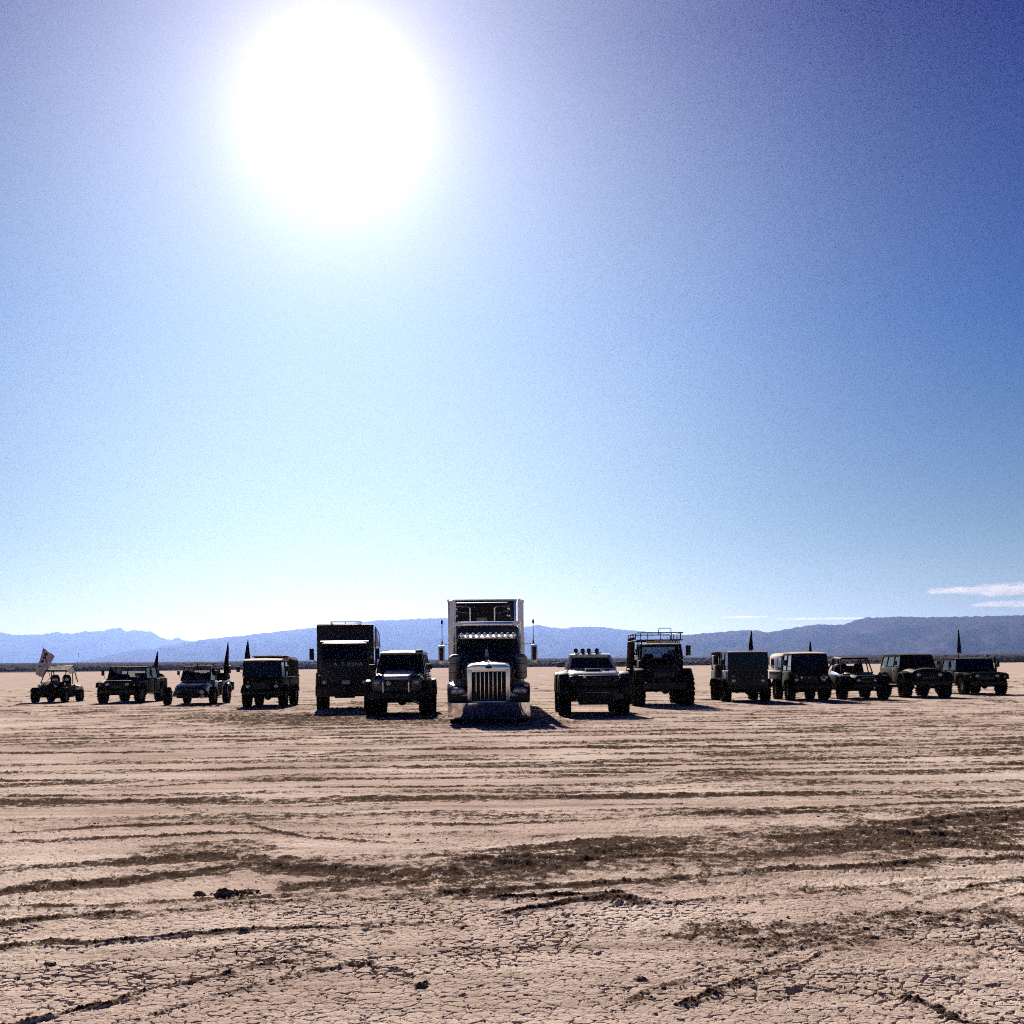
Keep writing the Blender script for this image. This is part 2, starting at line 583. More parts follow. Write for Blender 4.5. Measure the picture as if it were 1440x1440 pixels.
    l.new(wv.outputs[0], ve.inputs['Vector'])
    crk = ramp(ve.outputs['Distance'], [(0.0, (0, 0, 0)), (0.05, (1, 1, 1))])
    hgt = math_('ADD', math_('MULTIPLY', crk, 0.35), math_('ADD', noise(30, 10, rough=0.7), math_('MULTIPLY', noise(4, 6), 1.3)))
    bu = n.new('ShaderNodeBump')
    bu.inputs['Strength'].default_value = 0.6
    bu.inputs['Distance'].default_value = 0.02
    l.new(hgt, bu.inputs['Height'])
    l.new(bu.outputs[0], b.inputs['Normal'])
    return m


playa = link('ground', build_ground(), ground_material())
tag(playa, 'cracked pale dry lake bed crossed by churned wheel tracks', kind='structure')

# ------------------------------------------------------------------ mountains, desert slope
RIDGE_FAR = [(-500, 905), (-350, 893), (-200, 897), (-100, 888), (0, 889), (20, 893), (60, 892), (80, 889), (100, 891.5), (120, 888), (148, 888), (157, 884.5), (168, 882), (178, 889),
             (186, 886), (200, 887), (215, 889), (225, 896), (240, 900), (250, 897), (262, 901), (275, 904), (300, 910), (360, 918), (480, 925), (700, 928), (1000, 930)]
RIDGE_MID = [(150, 930), (200, 918), (230, 908), (262, 903), (290, 899), (320, 896), (350, 893), (400, 887), (447, 882), (480, 877), (510, 875), (535, 872), (555, 872), (590, 870), (628, 869), (650, 872), (690, 878),
             (720, 882), (745, 881), (755, 879), (775, 882), (790, 884), (805, 882), (820, 881), (850, 882), (865, 884), (880, 886), (895, 887), (930, 890), (965, 893), (1000, 895), (1060, 902), (1150, 915), (1300, 925)]
RIDGE_NEAR = [(860, 925), (900, 912), (930, 899), (950, 894), (975, 892), (1000, 890), (1040, 886.5), (1060, 886), (1080, 889.5), (1100, 886), (1130, 880.5), (1150, 878), (1185, 879), (1200, 873), (1220, 868),
              (1240, 868.5), (1260, 867), (1300, 868), (1360, 867), (1400, 866), (1440, 865), (1500, 868), (1600, 861), (1750, 872), (1900, 868), (2050, 890), (2200, 920)]


def mountain(name, ridge, D, foot, seed, m, label):
    xs = np.array([p[0] for p in ridge], float)
    ys = np.array([p[1] for p in ridge], float)
    px = np.linspace(xs[0], xs[-1], int((xs[-1] - xs[0]) / 2.2))
    py = np.interp(px, xs, ys)
    py = py + (1.5 if D > 16000 else 1.0) * fbm(px * 0.13, px * 0 + seed, 4, seed)
    slopes = np.array([ray(a, b) for a, b in zip(px, py)])
    ts = np.concatenate([np.linspace(0, 1, 46), [1.06, 1.15, 1.35, 1.7]])
    rows = []
    for t in ts:
        Y = D - foot * (1 - t)
        X = slopes[:, 0] * D
        H = EYE + slopes[:, 1] * D
        if t <= 1:
            base = t ** 1.25
            n1 = 1 - np.abs(fbm(X / 900 + seed, Y / 1600 + t * 0.6, 5, seed + 1, 0.55))
            n2 = fbm(X / 260, Y / 420 + np.zeros_like(X), 4, seed + 3)
            w = math.sin(math.pi * t) ** 0.8
            Zr = H * (base + w * (0.50 * (n1 - 0.75) + 0.12 * n2)) - 30 * (1 - t)
            Xw = X
        else:
            Zr = H * max(0.0, 1 - (t - 1) * 1.5) - 10
            Xw = X
        rows.append(np.stack([Xw, np.full_like(X, Y), Zr], -1))
    me = grid_mesh(name, np.array(rows))
    o = link(name, me, m)
    tag(o, label, kind='structure')
    return o


rock = mat('mountain_rock', (0.050, 0.038, 0.035), 0.95, bump=0.0, bscale=0.004, mottle=0.45, spec=0.0)
mountain('mountain_range', RIDGE_NEAR, 9500, 3000, 31, rock, 'nearer long flat topped blue mountain range on the right')
mountain('mountain_range', RIDGE_MID, 14500, 4200, 51, rock, 'broad rounded pale blue mountain range behind the centre trucks')
mountain('mountain_range', RIDGE_FAR, 19000, 3800, 71, rock, 'far jagged hazy blue mountain range on the left')


def build_slope():
    rs = np.concatenate([np.geomspace(640, 6000, 60), [8000, 11000, 15000, 21000]])
    an = np.linspace(-R(60), R(60), 420)
    rr, aa = np.meshgrid(rs, an, indexing='ij')
    X, Y = rr * np.sin(aa), rr * np.cos(aa)
    edge = 730 + 60 * fbm(aa * 9, aa * 0 + 1, 3, 200)
    t = np.clip((rr - edge) / 6000, 0, 1)
    Z = -0.6 + 0.9 * smooth(0, 40, rr - edge) + 34 * t ** 0.9 + 2.2 * np.clip(fbm(X / 160, Y / 300, 4, 210), -0.3, 1) * np.clip((rr - edge) / 400, 0, 1)
    return np.stack([X, Y, Z], -1)


scrub_soil = mat('desert_slope_soil', (0.062, 0.050, 0.048), 1.0, bscale=0.03, mottle=0.4, spec=0.0)
slope = link('desert_slope', grid_mesh('desert_slope', build_slope()), scrub_soil)
tag(slope, 'low dark scrub covered desert slope beyond the lake bed', kind='structure')


def build_scrub():
    rnd = np.random.RandomState(5)
    N = 9000
    a = rnd.uniform(-R(38), R(38), N)
    r = 740 + 1500 * rnd.rand(N) ** 2.2
    V, Fc = [], []
    base = np.array([[1, 0, 0], [0.3, 0.9, 0], [-0.8, 0.5, 0], [-0.8, -0.6, 0], [0.3, -0.95, 0], [0.7, 0.1, 0.8], [-0.1, 0.6, 1.0], [-0.5, -0.3, 0.85]])
    faces = [(0, 1, 5), (1, 6, 5), (1, 2, 6), (2, 7, 6), (2, 3, 7), (3, 4, 7), (4, 5, 7), (4, 0, 5), (5, 6, 7)]
    s = rnd.uniform(0.7, 1.6, N)
    for i in range(N):
        j = base * s[i] * rnd.uniform(0.7, 1.3, (8, 3))
        t = max(0, (r[i] - 740) / 6000)
        j += [r[i] * math.sin(a[i]), r[i] * math.cos(a[i]), 0.1 + 34 * t ** 0.9]
        V.append(j)
        Fc.extend([(p + 8 * i, q + 8 * i, w + 8 * i) for p, q, w in faces])
    me = bpy.data.meshes.new('scrub')
    me.from_pydata(np.concatenate(V).tolist(), [], Fc)
    return me


scrub = link('desert_scrub', build_scrub(), mat('scrub_leaves', (0.04, 0.032, 0.026), 1.0, bscale=2, mottle=0.4, spec=0.0))
tag(scrub, 'dark line of desert bushes along the far edge of the lake bed', 'bushes', kind='stuff')


# ------------------------------------------------------------------ loose clods on the crust
def clod_mesh(rng, n_sub=1):
    bm = bmesh.new()
    bmesh.ops.create_icosphere(bm, subdivisions=n_sub, radius=1)
    for v in bm.verts:
        v.co *= rng.uniform(0.65, 1.2)
        v.co.z *= 0.6
    V = np.array([v.co[:] for v in bm.verts])
    bm.verts.index_update()
    Fc = np.array([[v.index for v in f.verts] for f in bm.faces])
    bm.free()
    return V, Fc


def build_clods():
    rng = random.Random(3)
    protos = [clod_mesh(rng) for _ in range(6)]
    lines = [([on_ground(*q) for q in polyline(p)], hw, s) for p, hw, s in TRACKS_PX]
    V, Fc, off = [], [], 0
    spots = []
    for i in range(3600):
        if rng.random() < 0.6:
            p, hw, s = rng.choice(lines)
            k = rng.randrange(len(p) - 1)
            t = rng.random()
            x = p[k][0] + (p[k + 1][0] - p[k][0]) * t + rng.gauss(0, hw * 1.2 + 0.02)
            y = p[k][1] + (p[k + 1][1] - p[k][1]) * t + rng.gauss(0, hw * 1.2 + 0.02)
        else:
            y = 5.2 + 26 * rng.random() ** 1.6
            x = rng.uniform(-0.5, 0.5) * y
        size = rng.uniform(0.0025, 0.008) * (1 + max(0, y - 6) / 14)
        if rng.random() < 0.03:
            size *= 1.8
        spots.append((x, y, size))
    for bx, by, rad, s in BLOBS_PX[:1]:
        cx, cy = on_ground(bx, by)
        for k in range(60):
            spots.append((cx + rng.gauss(0, rad * 0.5), cy + rng.gauss(0, rad * 0.3), rng.uniform(0.008, 0.022)))
    for x, y, size in spots:
        v, f = rng.choice(protos)
        a = rng.uniform(0, 6.28)
        c, s_ = math.cos(a) * size, math.sin(a) * size
        q = np.stack([v[:, 0] * c - v[:, 1] * s_ + x, v[:, 0] * s_ + v[:, 1] * c + y, v[:, 2] * size + size * 0.35], -1)
        V.append(q)
        Fc.append(f + off)
        off += len(v)
    me = bpy.data.meshes.new('clods')
    me.from_pydata(np.concatenate(V).tolist(), [], np.concatenate(Fc).tolist())
    return me


clods = link('clods', build_clods(), mat('clod_soil', (0.15, 0.10, 0.075), 1.0, bscale=40, mottle=0.4, spec=0.0))
tag(clods, 'loose crumbs of dark soil scattered along the wheel tracks', 'soil crumbs', kind='stuff')


def big_clod(px, py, size, label, seed):
    rng = random.Random(seed)
    bm = bmesh.new()
    bmesh.ops.create_icosphere(bm, subdivisions=3, radius=1)
    for v in bm.verts:
        c = v.co * 2.1 + Vector((seed, 0, 0))
        from mathutils import noise as _n
        v.co *= 0.8 + 0.55 * _n.fractal(c, 0.6, 2.0, 4)
        v.co = Vector((v.co.x * size, v.co.y * size * 0.7, max(v.co.z, -0.3) * size * 0.55))
    me = bpy.data.meshes.new('dirt_clod')
    bm.to_mesh(me)
    bm.free()
    o = link('dirt_clod', me, bpy.data.materials['clod_soil'])
    x, y = on_ground(px, py)
    o.location = (x, y, size * 0.1)
    tag(o, label, 'clod', 'clods of dug up mud')


big_clod(315, 1260, 0.085, 'larger dark lump of dug up mud left of centre in the tracks', 2)
big_clod(281, 1259, 0.05, 'small round dark lump of mud just left of the bigger one', 5)
big_clod(333, 1258, 0.05, 'small lump of mud touching the right of the biggest lump', 7)
big_clod(592, 1389, 0.045, 'flat dark lump of mud near the bottom middle of the cracked crust', 9)
big_clod(74, 1358, 0.03, 'little dark clod lying on the cracked crust at lower left', 12)

# ------------------------------------------------------------------ clouds (beyond the haze)
cm = bpy.data.materials.new('cloud_vapour')
cm.use_nodes = True
cn, cl = cm.node_tree.nodes, cm.node_tree.links
cn.clear()
pv = cn.new('ShaderNodeVolumePrincipled')
pv.inputs['Color'].default_value = (1.0, 0.86, 0.80, 1)
pv.inputs['Density'].default_value = 0.0009
pv.inputs['Anisotropy'].default_value = 0.35
cl.new(pv.outputs[0], cn.new('ShaderNodeOutputMaterial').inputs['Volume'])


def cloud(px, py, wpx, hpx, label, seed, D=27000, lumps=26):
    rng = random.Random(seed)
    u, w = ray(px, py)
    cx, cz = u * D, EYE + w * D
    k = D / F
    bm = bmesh.new()
    bmesh.ops.create_icosphere(bm, subdivisions=5, radius=1)
    from mathutils import noise as _n
    for v in bm.verts:
        c = v.co.copy()
        q = Vector((c.x * 3.0 + seed, c.y * 2, c.z * 1.2))
        f = 0.72 + 0.5 * _n.fractal(q, 0.5, 2.1, 5)
        v.co = Vector((c.x * (0.9 + 0.25 * f) * wpx * k, c.y * 500 * f, c.z * f * hpx * k * (1.0 if c.z > 0 else 0.6) + 0.25 * hpx * k * _n.noise(q * 0.5)))
    me = bpy.data.meshes.new('cloud')
    bm.to_mesh(me)
    bm.free()
    me.shade_smooth()
    o = link('cloud', me, cm)
    o.location = (cx, D, cz)
    tag(o, label, 'cloud', 'thin clouds over the right hand mountains', kind='structure')


cloud(1400, 831, 88, 13, 'long thin pale cloud above the right hand range', 3)
cloud(1440, 850, 70, 7, 'flat lower cloud under the long one at the right edge', 6)
cloud(1045, 868, 36, 1.6, 'narrow streak of cloud above the dip in the ridge', 9)
cloud(1170, 870, 75, 3.0, 'faint cloud bank lying along the ridge top', 14)

# ------------------------------------------------------------------ haze
hz = bpy.data.meshes.new('haze')
b_ = bmesh.new()
bmesh.ops.create_cube(b_, size=1)
for v in b_.verts:
    v.co = Vector((v.co.x * 48000, v.co.y * 48000, (-4.0 if v.co.z < 0 else 720.0)))
b_.to_mesh(hz)
b_.free()
hm = bpy.data.materials.new('haze_air')
hm.use_nodes = True
hn, hl = hm.node_tree.nodes, hm.node_tree.links
hn.clear()
pv = hn.new('ShaderNodeVolumePrincipled')
pv.inputs['Color'].default_value = (0.27, 0.43, 0.92, 1)
pv.inputs['Density'].default_value = 0.000029
pv.inputs['Anisotropy'].default_value = 0.62
hl.new(pv.outputs[0], hn.new('ShaderNodeOutputMaterial').inputs['Volume'])
haze = link('haze', hz, hm)
tag(haze, 'pale desert haze filling the air', kind='stuff')


# ================================================================== vehicles
M = {
    'black': mat('black_paint', (0.012, 0.011, 0.012), 0.28, coat=0.6, bscale=6, mottle=0.2, dust=0.04),
    'olive': mat('olive_paint', (0.011, 0.0095, 0.0085), 0.6, bscale=6, mottle=0.25, dust=0.05, spec=0.05),
    'navy': mat('navy_paint', (0.012, 0.012, 0.020), 0.3, coat=0.4, bscale=6, mottle=0.2, dust=0.04),
    'brown': mat('dark_brown_paint', (0.016, 0.009, 0.008), 0.45, coat=0.1, bscale=6, mottle=0.2, dust=0.04, spec=0.3),
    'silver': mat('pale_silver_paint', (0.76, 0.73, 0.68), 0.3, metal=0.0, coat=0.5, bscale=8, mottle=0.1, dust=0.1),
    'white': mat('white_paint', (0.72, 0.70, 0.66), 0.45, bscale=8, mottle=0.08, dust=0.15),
    'steel': mat('dark_steel', (0.014, 0.013, 0.013), 0.6, bscale=12, mottle=0.3, dust=0.08, spec=0.3),
    'grey': mat('grey_metal', (0.22, 0.22, 0.23), 0.45, metal=0.6, bscale=12, mottle=0.2, dust=0.1),
    'chrome': mat('chrome', (0.80, 0.80, 0.82), 0.07, metal=1.0, bscale=3, mottle=0.03),
    'satin': mat('satin_aluminium', (0.74, 0.73, 0.73), 0.42, metal=1.0, bscale=5, mottle=0.08),
    'gloss': mat('dusty_black_paint', (0.010, 0.009, 0.010), 0.45, coat=0.0, bscale=6, mottle=0.2, dust=0.05, spec=0.25),
    'matte': mat('matte_dark_panel', (0.012, 0.010, 0.009), 1.0, bscale=8, mottle=0.3, spec=0.0),
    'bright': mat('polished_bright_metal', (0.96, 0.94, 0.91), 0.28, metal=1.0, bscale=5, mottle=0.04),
    'rubber': mat('tyre_rubber', (0.010, 0.009, 0.009), 0.85, bscale=20, mottle=0.3, dust=0.08, spec=0.0),
    'plastic': mat('black_plastic', (0.010, 0.010, 0.010), 0.6, bscale=20, mottle=0.2, dust=0.03, spec=0.3),
    'glass': mat('dark_tinted_glass', (0.008, 0.008, 0.010), 0.06, bscale=2, mottle=0.1, spec=0.35),
    'lamp': mat('headlight_glass', (0.42, 0.42, 0.46), 0.12, metal=0.5, bscale=40, mottle=0.3),
    'amber': mat('amber_lens', (0.50, 0.30, 0.04), 0.25, bscale=30, mottle=0.15),
    'canvas': mat('tan_canvas', (0.30, 0.24, 0.17), 0.9, bump=0.5, bscale=14, mottle=0.15, dust=0.2),
    'darkcanvas': mat('dark_canvas', (0.013, 0.012, 0.010), 0.9, bump=0.5, bscale=14, mottle=0.25, dust=0.04, spec=0.03),
    'palecanvas': mat('sun_bleached_canvas', (0.46, 0.38, 0.29), 0.9, bump=0.5, bscale=12, mottle=0.12),
    'plate': mat('number_plate', (0.42, 0.46, 0.62), 0.5, bscale=10, mottle=0.08),
    'letter': mat('pale_lettering', (0.30, 0.36, 0.40), 0.6, bscale=30, mottle=0.35),
    'flagdark': mat('dark_flag_cloth', (0.030, 0.020, 0.028), 0.9, bscale=6, mottle=0.5),
    'red': mat('red_plastic', (0.25, 0.02, 0.015), 0.4, bscale=10, mottle=0.1),
}
clear = bpy.data.materials.new('clear_glass')
clear.use_nodes = True
_n, _l = clear.node_tree.nodes, clear.node_tree.links
_n.clear()
_t = _n.new('ShaderNodeBsdfTransparent')
_t.inputs[0].default_value = (0.62, 0.66, 0.70, 1)
_g = _n.new('ShaderNodeBsdfGlossy')
_g.inputs['Roughness'].default_value = 0.04
_f = _n.new('ShaderNodeFresnel')
_x = _n.new('ShaderNodeMixShader')
_l.new(_f.outputs[0], _x.inputs[0])
_l.new(_t.outputs[0], _x.inputs[1])
_l.new(_g.outputs[0], _x.inputs[2])
_l.new(_x.outputs[0], _n.new('ShaderNodeOutputMaterial').inputs[0])
M['clear'] = clear


def cloth_mat(name, c1, c2, f):
    m = bpy.data.materials.new(name)
    m.use_nodes = True
    n, l = m.node_tree.nodes, m.node_tree.links
    n.clear()
    no = n.new('ShaderNodeTexNoise')
    no.inputs['Scale'].default_value = 5
    hs = n.new('ShaderNodeMix')
    hs.data_type = 'RGBA'
    l.new(no.outputs['Fac'], hs.inputs[0])
    hs.inputs[6].default_value = (*[v * 0.8 for v in c2], 1)
    hs.inputs[7].default_value = (*c2, 1)
    d = n.new('ShaderNodeBsdfDiffuse')
    d.inputs[0].default_value = (*c1, 1)
    t = n.new('ShaderNodeBsdfTranslucent')
    l.new(hs.outputs[2], t.inputs[0])
    x = n.new('ShaderNodeMixShader')
    x.inputs[0].default_value = f
    l.new(d.outputs[0], x.inputs[1])
    l.new(t.outputs[0], x.inputs[2])
    l.new(x.outputs[0], n.new('ShaderNodeOutputMaterial').inputs[0])
    return m


thin = cloth_mat('translucent_white_fabric', (0.75, 0.74, 0.70), (0.80, 0.79, 0.74), 0.6)
M['flagdark'] = cloth_mat('dark_flag_fabric', (0.03, 0.02, 0.03), (0.06, 0.042, 0.055), 0.5)
M['banner'] = cloth_mat('grey_banner_fabric', (0.42, 0.40, 0.46), (0.30, 0.28, 0.34), 0.5)
M['thin'] = thin


class MB:
    """collects shapes, builds them as one mesh object"""

    def __init__(self):
        self.v, self.f = [], []

    def add(self, vs, fs):
        o = len(self.v)
        self.v += [tuple(p) for p in vs]
        self.f += [tuple(i + o for i in q) for q in fs]
        return self

    def hull(self, b0, t0):     # b0, t0: 4 points each, same winding
        return self.add(list(b0) + list(t0), [(3, 2, 1, 0), (4, 5, 6, 7), (0, 1, 5, 4), (1, 2, 6, 5), (2, 3, 7, 6), (3, 0, 4, 7)])

    def box(self, x0, x1, y0, y1, z0, z1):
        return self.hull([(x0, y0, z0), (x1, y0, z0), (x1, y1, z0), (x0, y1, z0)], [(x0, y0, z1), (x1, y0, z1), (x1, y1, z1), (x0, y1, z1)])

    def taper(self, a, za, b, zb):      # rectangles (x0,x1,y0,y1) at za and zb
        def q(r, z):
            return [(r[0], r[2], z), (r[1], r[2], z), (r[1], r[3], z), (r[0], r[3], z)]
        return self.hull(q(a, za), q(b, zb))

    def loft(self, secs):               # secs: list of (y, [(x,z)...]) closed rings
        n = len(secs[0][1])
        vs = [(x, y, z) for y, ring in secs for x, z in ring]
        fs = []
        for k in range(len(secs) - 1):
            for i in range(n):
                a, b = k * n + i, k * n + (i + 1) % n
                fs.append((a, b, b + n, a + n))
        fs.append(tuple(range(n - 1, -1, -1)))
        fs.append(tuple(range((len(secs) - 1) * n, len(secs) * n)))
        return self.add(vs, fs)

    def prism(self, prof, x0, x1):      # side profile [(y,z)...] extruded in x
        n = len(prof)
        vs = [(x0, y, z) for y, z in prof] + [(x1, y, z) for y, z in prof]
        fs = [tuple(range(n)), tuple(range(2 * n - 1, n - 1, -1))]
        fs += [(i, i + n, (i + 1) % n + n, (i + 1) % n) for i in range(n)]
        return self.add(vs, fs)

    def tube(self, p0, p1, r, n=8, r1=None):
        p0, p1 = Vector(p0), Vector(p1)
        d = (p1 - p0).normalized()
        a = d.orthogonal().normalized()
        b = d.cross(a)
        r1 = r if r1 is None else r1
        vs = [p0 + (a * math.cos(t) + b * math.sin(t)) * r for t in [2 * math.pi * i / n for i in range(n)]]
        vs += [p1 + (a * math.cos(t) + b * math.sin(t)) * r1 for t in [2 * math.pi * i / n for i in range(n)]]
        fs = [(i, (i + 1) % n, (i + 1) % n + n, i + n) for i in range(n)] + [tuple(range(n - 1, -1, -1)), tuple(range(n, 2 * n))]
        return self.add(vs, fs)

    def path(self, pts, r, n=7):
        for a, b in zip(pts[:-1], pts[1:]):
            self.tube(a, b, r, n)
        return self

    def lathe(self, prof, c, axis='Y', n=20):       # prof: [(radius, along)]
        vs, fs = [], []
        for r, h in prof:
            for i in range(n):
                t = 2 * math.pi * i / n
                p = (r * math.cos(t), h, r * math.sin(t)) if axis == 'Y' else ((h, r * math.cos(t), r * math.sin(t)) if axis == 'X' else (r * math.cos(t), r * math.sin(t), h))
                vs.append((p[0] + c[0], p[1] + c[1], p[2] + c[2]))
        for k in range(len(prof) - 1):
            for i in range(n):
                a, b = k * n + i, k * n + (i + 1) % n
                fs.append((a, b, b + n, a + n))
        fs.append(tuple(range(n - 1, -1, -1)))
        fs.append(tuple(range((len(prof) - 1) * n, len(prof) * n)))
        return self.add(vs, fs)

    def flare(self, cy, cz, r0, r1, x0, x1, a0=-10, a1=190, n=12):
        vs, fs = [], []
        for i in range(n + 1):
            t = R(a0 + (a1 - a0) * i / n)
            for r in (r0, r1):
                for x in (x0, x1):
                    vs.append((x, cy - r * math.cos(t), cz + r * math.sin(t)))
        for i in range(n):
            k = 4 * i
            fs += [(k, k + 4, k + 5, k + 1), (k + 2, k + 3, k + 7, k + 6), (k, k + 2, k + 6, k + 4), (k + 1, k + 5, k + 7, k + 3)]
        fs += [(0, 1, 3, 2), (4 * n, 4 * n + 2, 4 * n + 3, 4 * n + 1)]
        return self.add(vs, fs)

    def build(self, name, m, parent, bevel=0.0, seg=2, angle=35):
        bm = bmesh.new()
        vs = [bm.verts.new(p) for p in self.v]
        for q in self.f:
            try:
                bm.faces.new([vs[i] for i in q])
            except ValueError:
                pass
        bmesh.ops.recalc_face_normals(bm, faces=bm.faces)
        if bevel > 0:
            es = [e for e in bm.edges if len(e.link_faces) == 2 and e.calc_face_angle(0) > R(25)]
            bmesh.ops.bevel(bm, geom=es, offset=bevel, segments=seg, affect='EDGES', clamp_overlap=True, profile=0.5)
        me = bpy.data.meshes.new(name)
        bm.to_mesh(me)
        bm.free()
        me.shade_smooth()
        me.set_sharp_from_angle(angle=R(angle))
        return link(name, me, M[m] if isinstance(m, str) else m, parent)


def part(name, m, parent, fn, bevel=0.0, label=None, **kw):
    b = MB()
    fn(b)
    o = b.build(name, m, parent, bevel, **kw)
    if label:
        o['label'] = label
    return o


def thing(name, label, cat, px, py, group=None, yaw=0.0):
    """an empty on the ground under the front axle; px, py = photo pixel of that point"""
    e = bpy.data.objects.new(name, None)
    e.empty_display_size = 0.5
    COL.objects.link(e)
    x, y = on_ground(px, py)
    e.location = (x, y, -0.015)
    e.rotation_euler = (0, 0, R(yaw))
    return tag(e, label, cat, group)


_wheels = {}


def wheel_meshes(r, w, rim, lugs, deep):
    key = (r, w, rim, lugs, deep)
    if key in _wheels:
        return _wheels[key]
    t = MB()
    s = r - deep
    t.lathe([(rim, -w * .36), (rim + .02, -w * .47), (rim + (s - rim) * .5, -w * .5), (s * .96, -w * .46), (s, -w * .36), (s, w * .36), (s * .96, w * .46),
             (rim + (s - rim) * .5, w * .5), (rim + .02, w * .47), (rim, w * .36)], (0, 0, 0), 'X', 36)
    for i in range(lugs):
        for side in (-1, 1):
            a = 2 * math.pi * (i + (0.5 if side > 0 else 0)) / lugs
            da = 2 * math.pi / lugs * 0.30
            vs = []
            for rr in (s - .012, r):
                k = 1.0 if rr < s else 0.86
                for (x, aa) in ((0.02 * side, a - da * .6 * k + da * .5), (w * .5 * side * (1 if rr > s else 1.0), a - da * k), (w * .5 * side, a + da * k), (0.02 * side, a + da * .6 * k + da * .5)):
                    vs.append((x, rr * math.cos(aa), rr * math.sin(aa)))
            t.hull(vs[:4], vs[4:])
    tm = t.build('tyre', 'rubber', None)
    k = MB()
    k.lathe([(rim, -w * .34), (rim - .03, -w * .36), (rim - .04, -w * .1), (rim * .45, w * .08), (rim * .3, w * .2), (rim * .12, w * .26), (rim * .12, -w * .2), (rim * .9, -w * .26), (rim, -w * .3)], (0, 0, 0), 'X', 24)
    k.lathe([(rim, w * .36), (rim + .012, w * .37), (rim + .012, w * .33), (rim - .02, w * .33)], (0, 0, 0), 'X', 24)
    for i in range(8):
        a = 2 * math.pi * i / 8
        k.tube((w * .02, rim * .62 * math.cos(a), rim * .62 * math.sin(a)), (w * .14, rim * .62 * math.cos(a), rim * .62 * math.sin(a)), rim * .07, 6)
        k.tube((w * .2, rim * .3 * math.cos(a + .3), rim * .3 * math.sin(a + .3)), (w * .27, rim * .3 * math.cos(a + .3), rim * .3 * math.sin(a + .3)), .012, 6)
    km = k.build('rim', 'steel', None)
    _wheels[key] = (tm.data, km.data)
    bpy.data.objects.remove(tm)
    bpy.data.objects.remove(km)
    return _wheels[key]


def wheel(root, x, y, r, w, rim=None, lugs=22, deep=0.025, rim_mat=None, name='wheel'):
    tm, km = wheel_meshes(r, w, rim or r * .52, lugs, deep)
    e = bpy.data.objects.new(name, None)
    e.empty_display_size = 0.2
    COL.objects.link(e)
    e.parent = root
    e.location = (x, y, r)
    e.rotation_euler = (random.uniform(0, 6), 0, 0)
    for nm, me in (('tyre', tm), ('rim', km)):
        o = bpy.data.objects.new(nm, me)
        COL.objects.link(o)
        o.parent = e
        if x < 0:
            o.rotation_euler = (0, 0, math.pi)
    return e


def running_gear(root, track, wb, r, w, rear_track=None, rail_z=None, rail_half=0.38, y_front=-0.4, y_rear=None, deep=0.025, lugs=22, extra_axles=()):
    rear_track = rear_track or track
    for yy, tr in [(0, track), (wb, rear_track)] + [(e, rear_track) for e in extra_axles]:
        for s in (-1, 1):
            wheel(root, s * tr / 2, yy, r, w, deep=deep, lugs=lugs)

        def ax(b):
            b.tube((-tr / 2, yy, r), (tr / 2, yy, r), 0.05 + r * .03, 10)
            b.lathe([(0.05, -0.2), (0.13, -0.1), (0.17, 0), (0.13, 0.1), (0.05, 0.2)], (0.12, yy, r), 'Y', 12)
            for s in (-1, 1):
                b.tube((s * (tr / 2 - w / 2 - .05), yy + .05, r), (s * rail_half, yy + .12, r + .42), 0.035, 8)
                b.path([(s * rail_half, yy - .55, r + .18), (s * rail_half, yy - .2, r + .07), (s * rail_half, yy + .2, r + .07), (s * rail_half, yy + .55, r + .18)], 0.03, 6)
        part('axle', 'steel', root, ax)
    rz = rail_z or r + .15
    yr = y_rear or wb + .9

    def ch(b):
        for s in (-1, 1):
            b.box(s * rail_half - .04, s * rail_half + .04, y_front, yr, rz, rz + .14)
        for k in range(4):
            yy = y_front + .3 + (yr - y_front - .6) * k / 3
            b.box(-rail_half, rail_half, yy, yy + .07, rz + .02, rz + .11)
        b.box(-.22, .22, .1, .9, rz - .12, rz + .1)
        b.tube((.1, .3, rz - .02), (.12, wb, r), .035, 8)
        b.box(rail_half + .06, rail_half + .32, wb * .42, wb * .70, rz - .08, rz + .16)
    part('chassis', 'steel', root, ch, 0.01)


def bar(b, p0, p1, wx, wy):
    """straight rectangular strut, wx wide in x and wy in y"""
    (x0, y0, z0), (x1, y1, z1) = p0, p1
    b.hull([(x0 - wx, y0 - wy, z0), (x0 + wx, y0 - wy, z0), (x0 + wx, y0 + wy, z0), (x0 - wx, y0 + wy, z0)],
           [(x1 - wx, y1 - wy, z1), (x1 + wx, y1 - wy, z1), (x1 + wx, y1 + wy, z1), (x1 - wx, y1 + wy, z1)])


def pane(b, q, t=0.006):
    q = [Vector(p) for p in q]
    nrm_ = (q[1] - q[0]).cross(q[3] - q[0]).normalized() * t
    b.hull([p - nrm_ for p in q], [p + nrm_ for p in q])


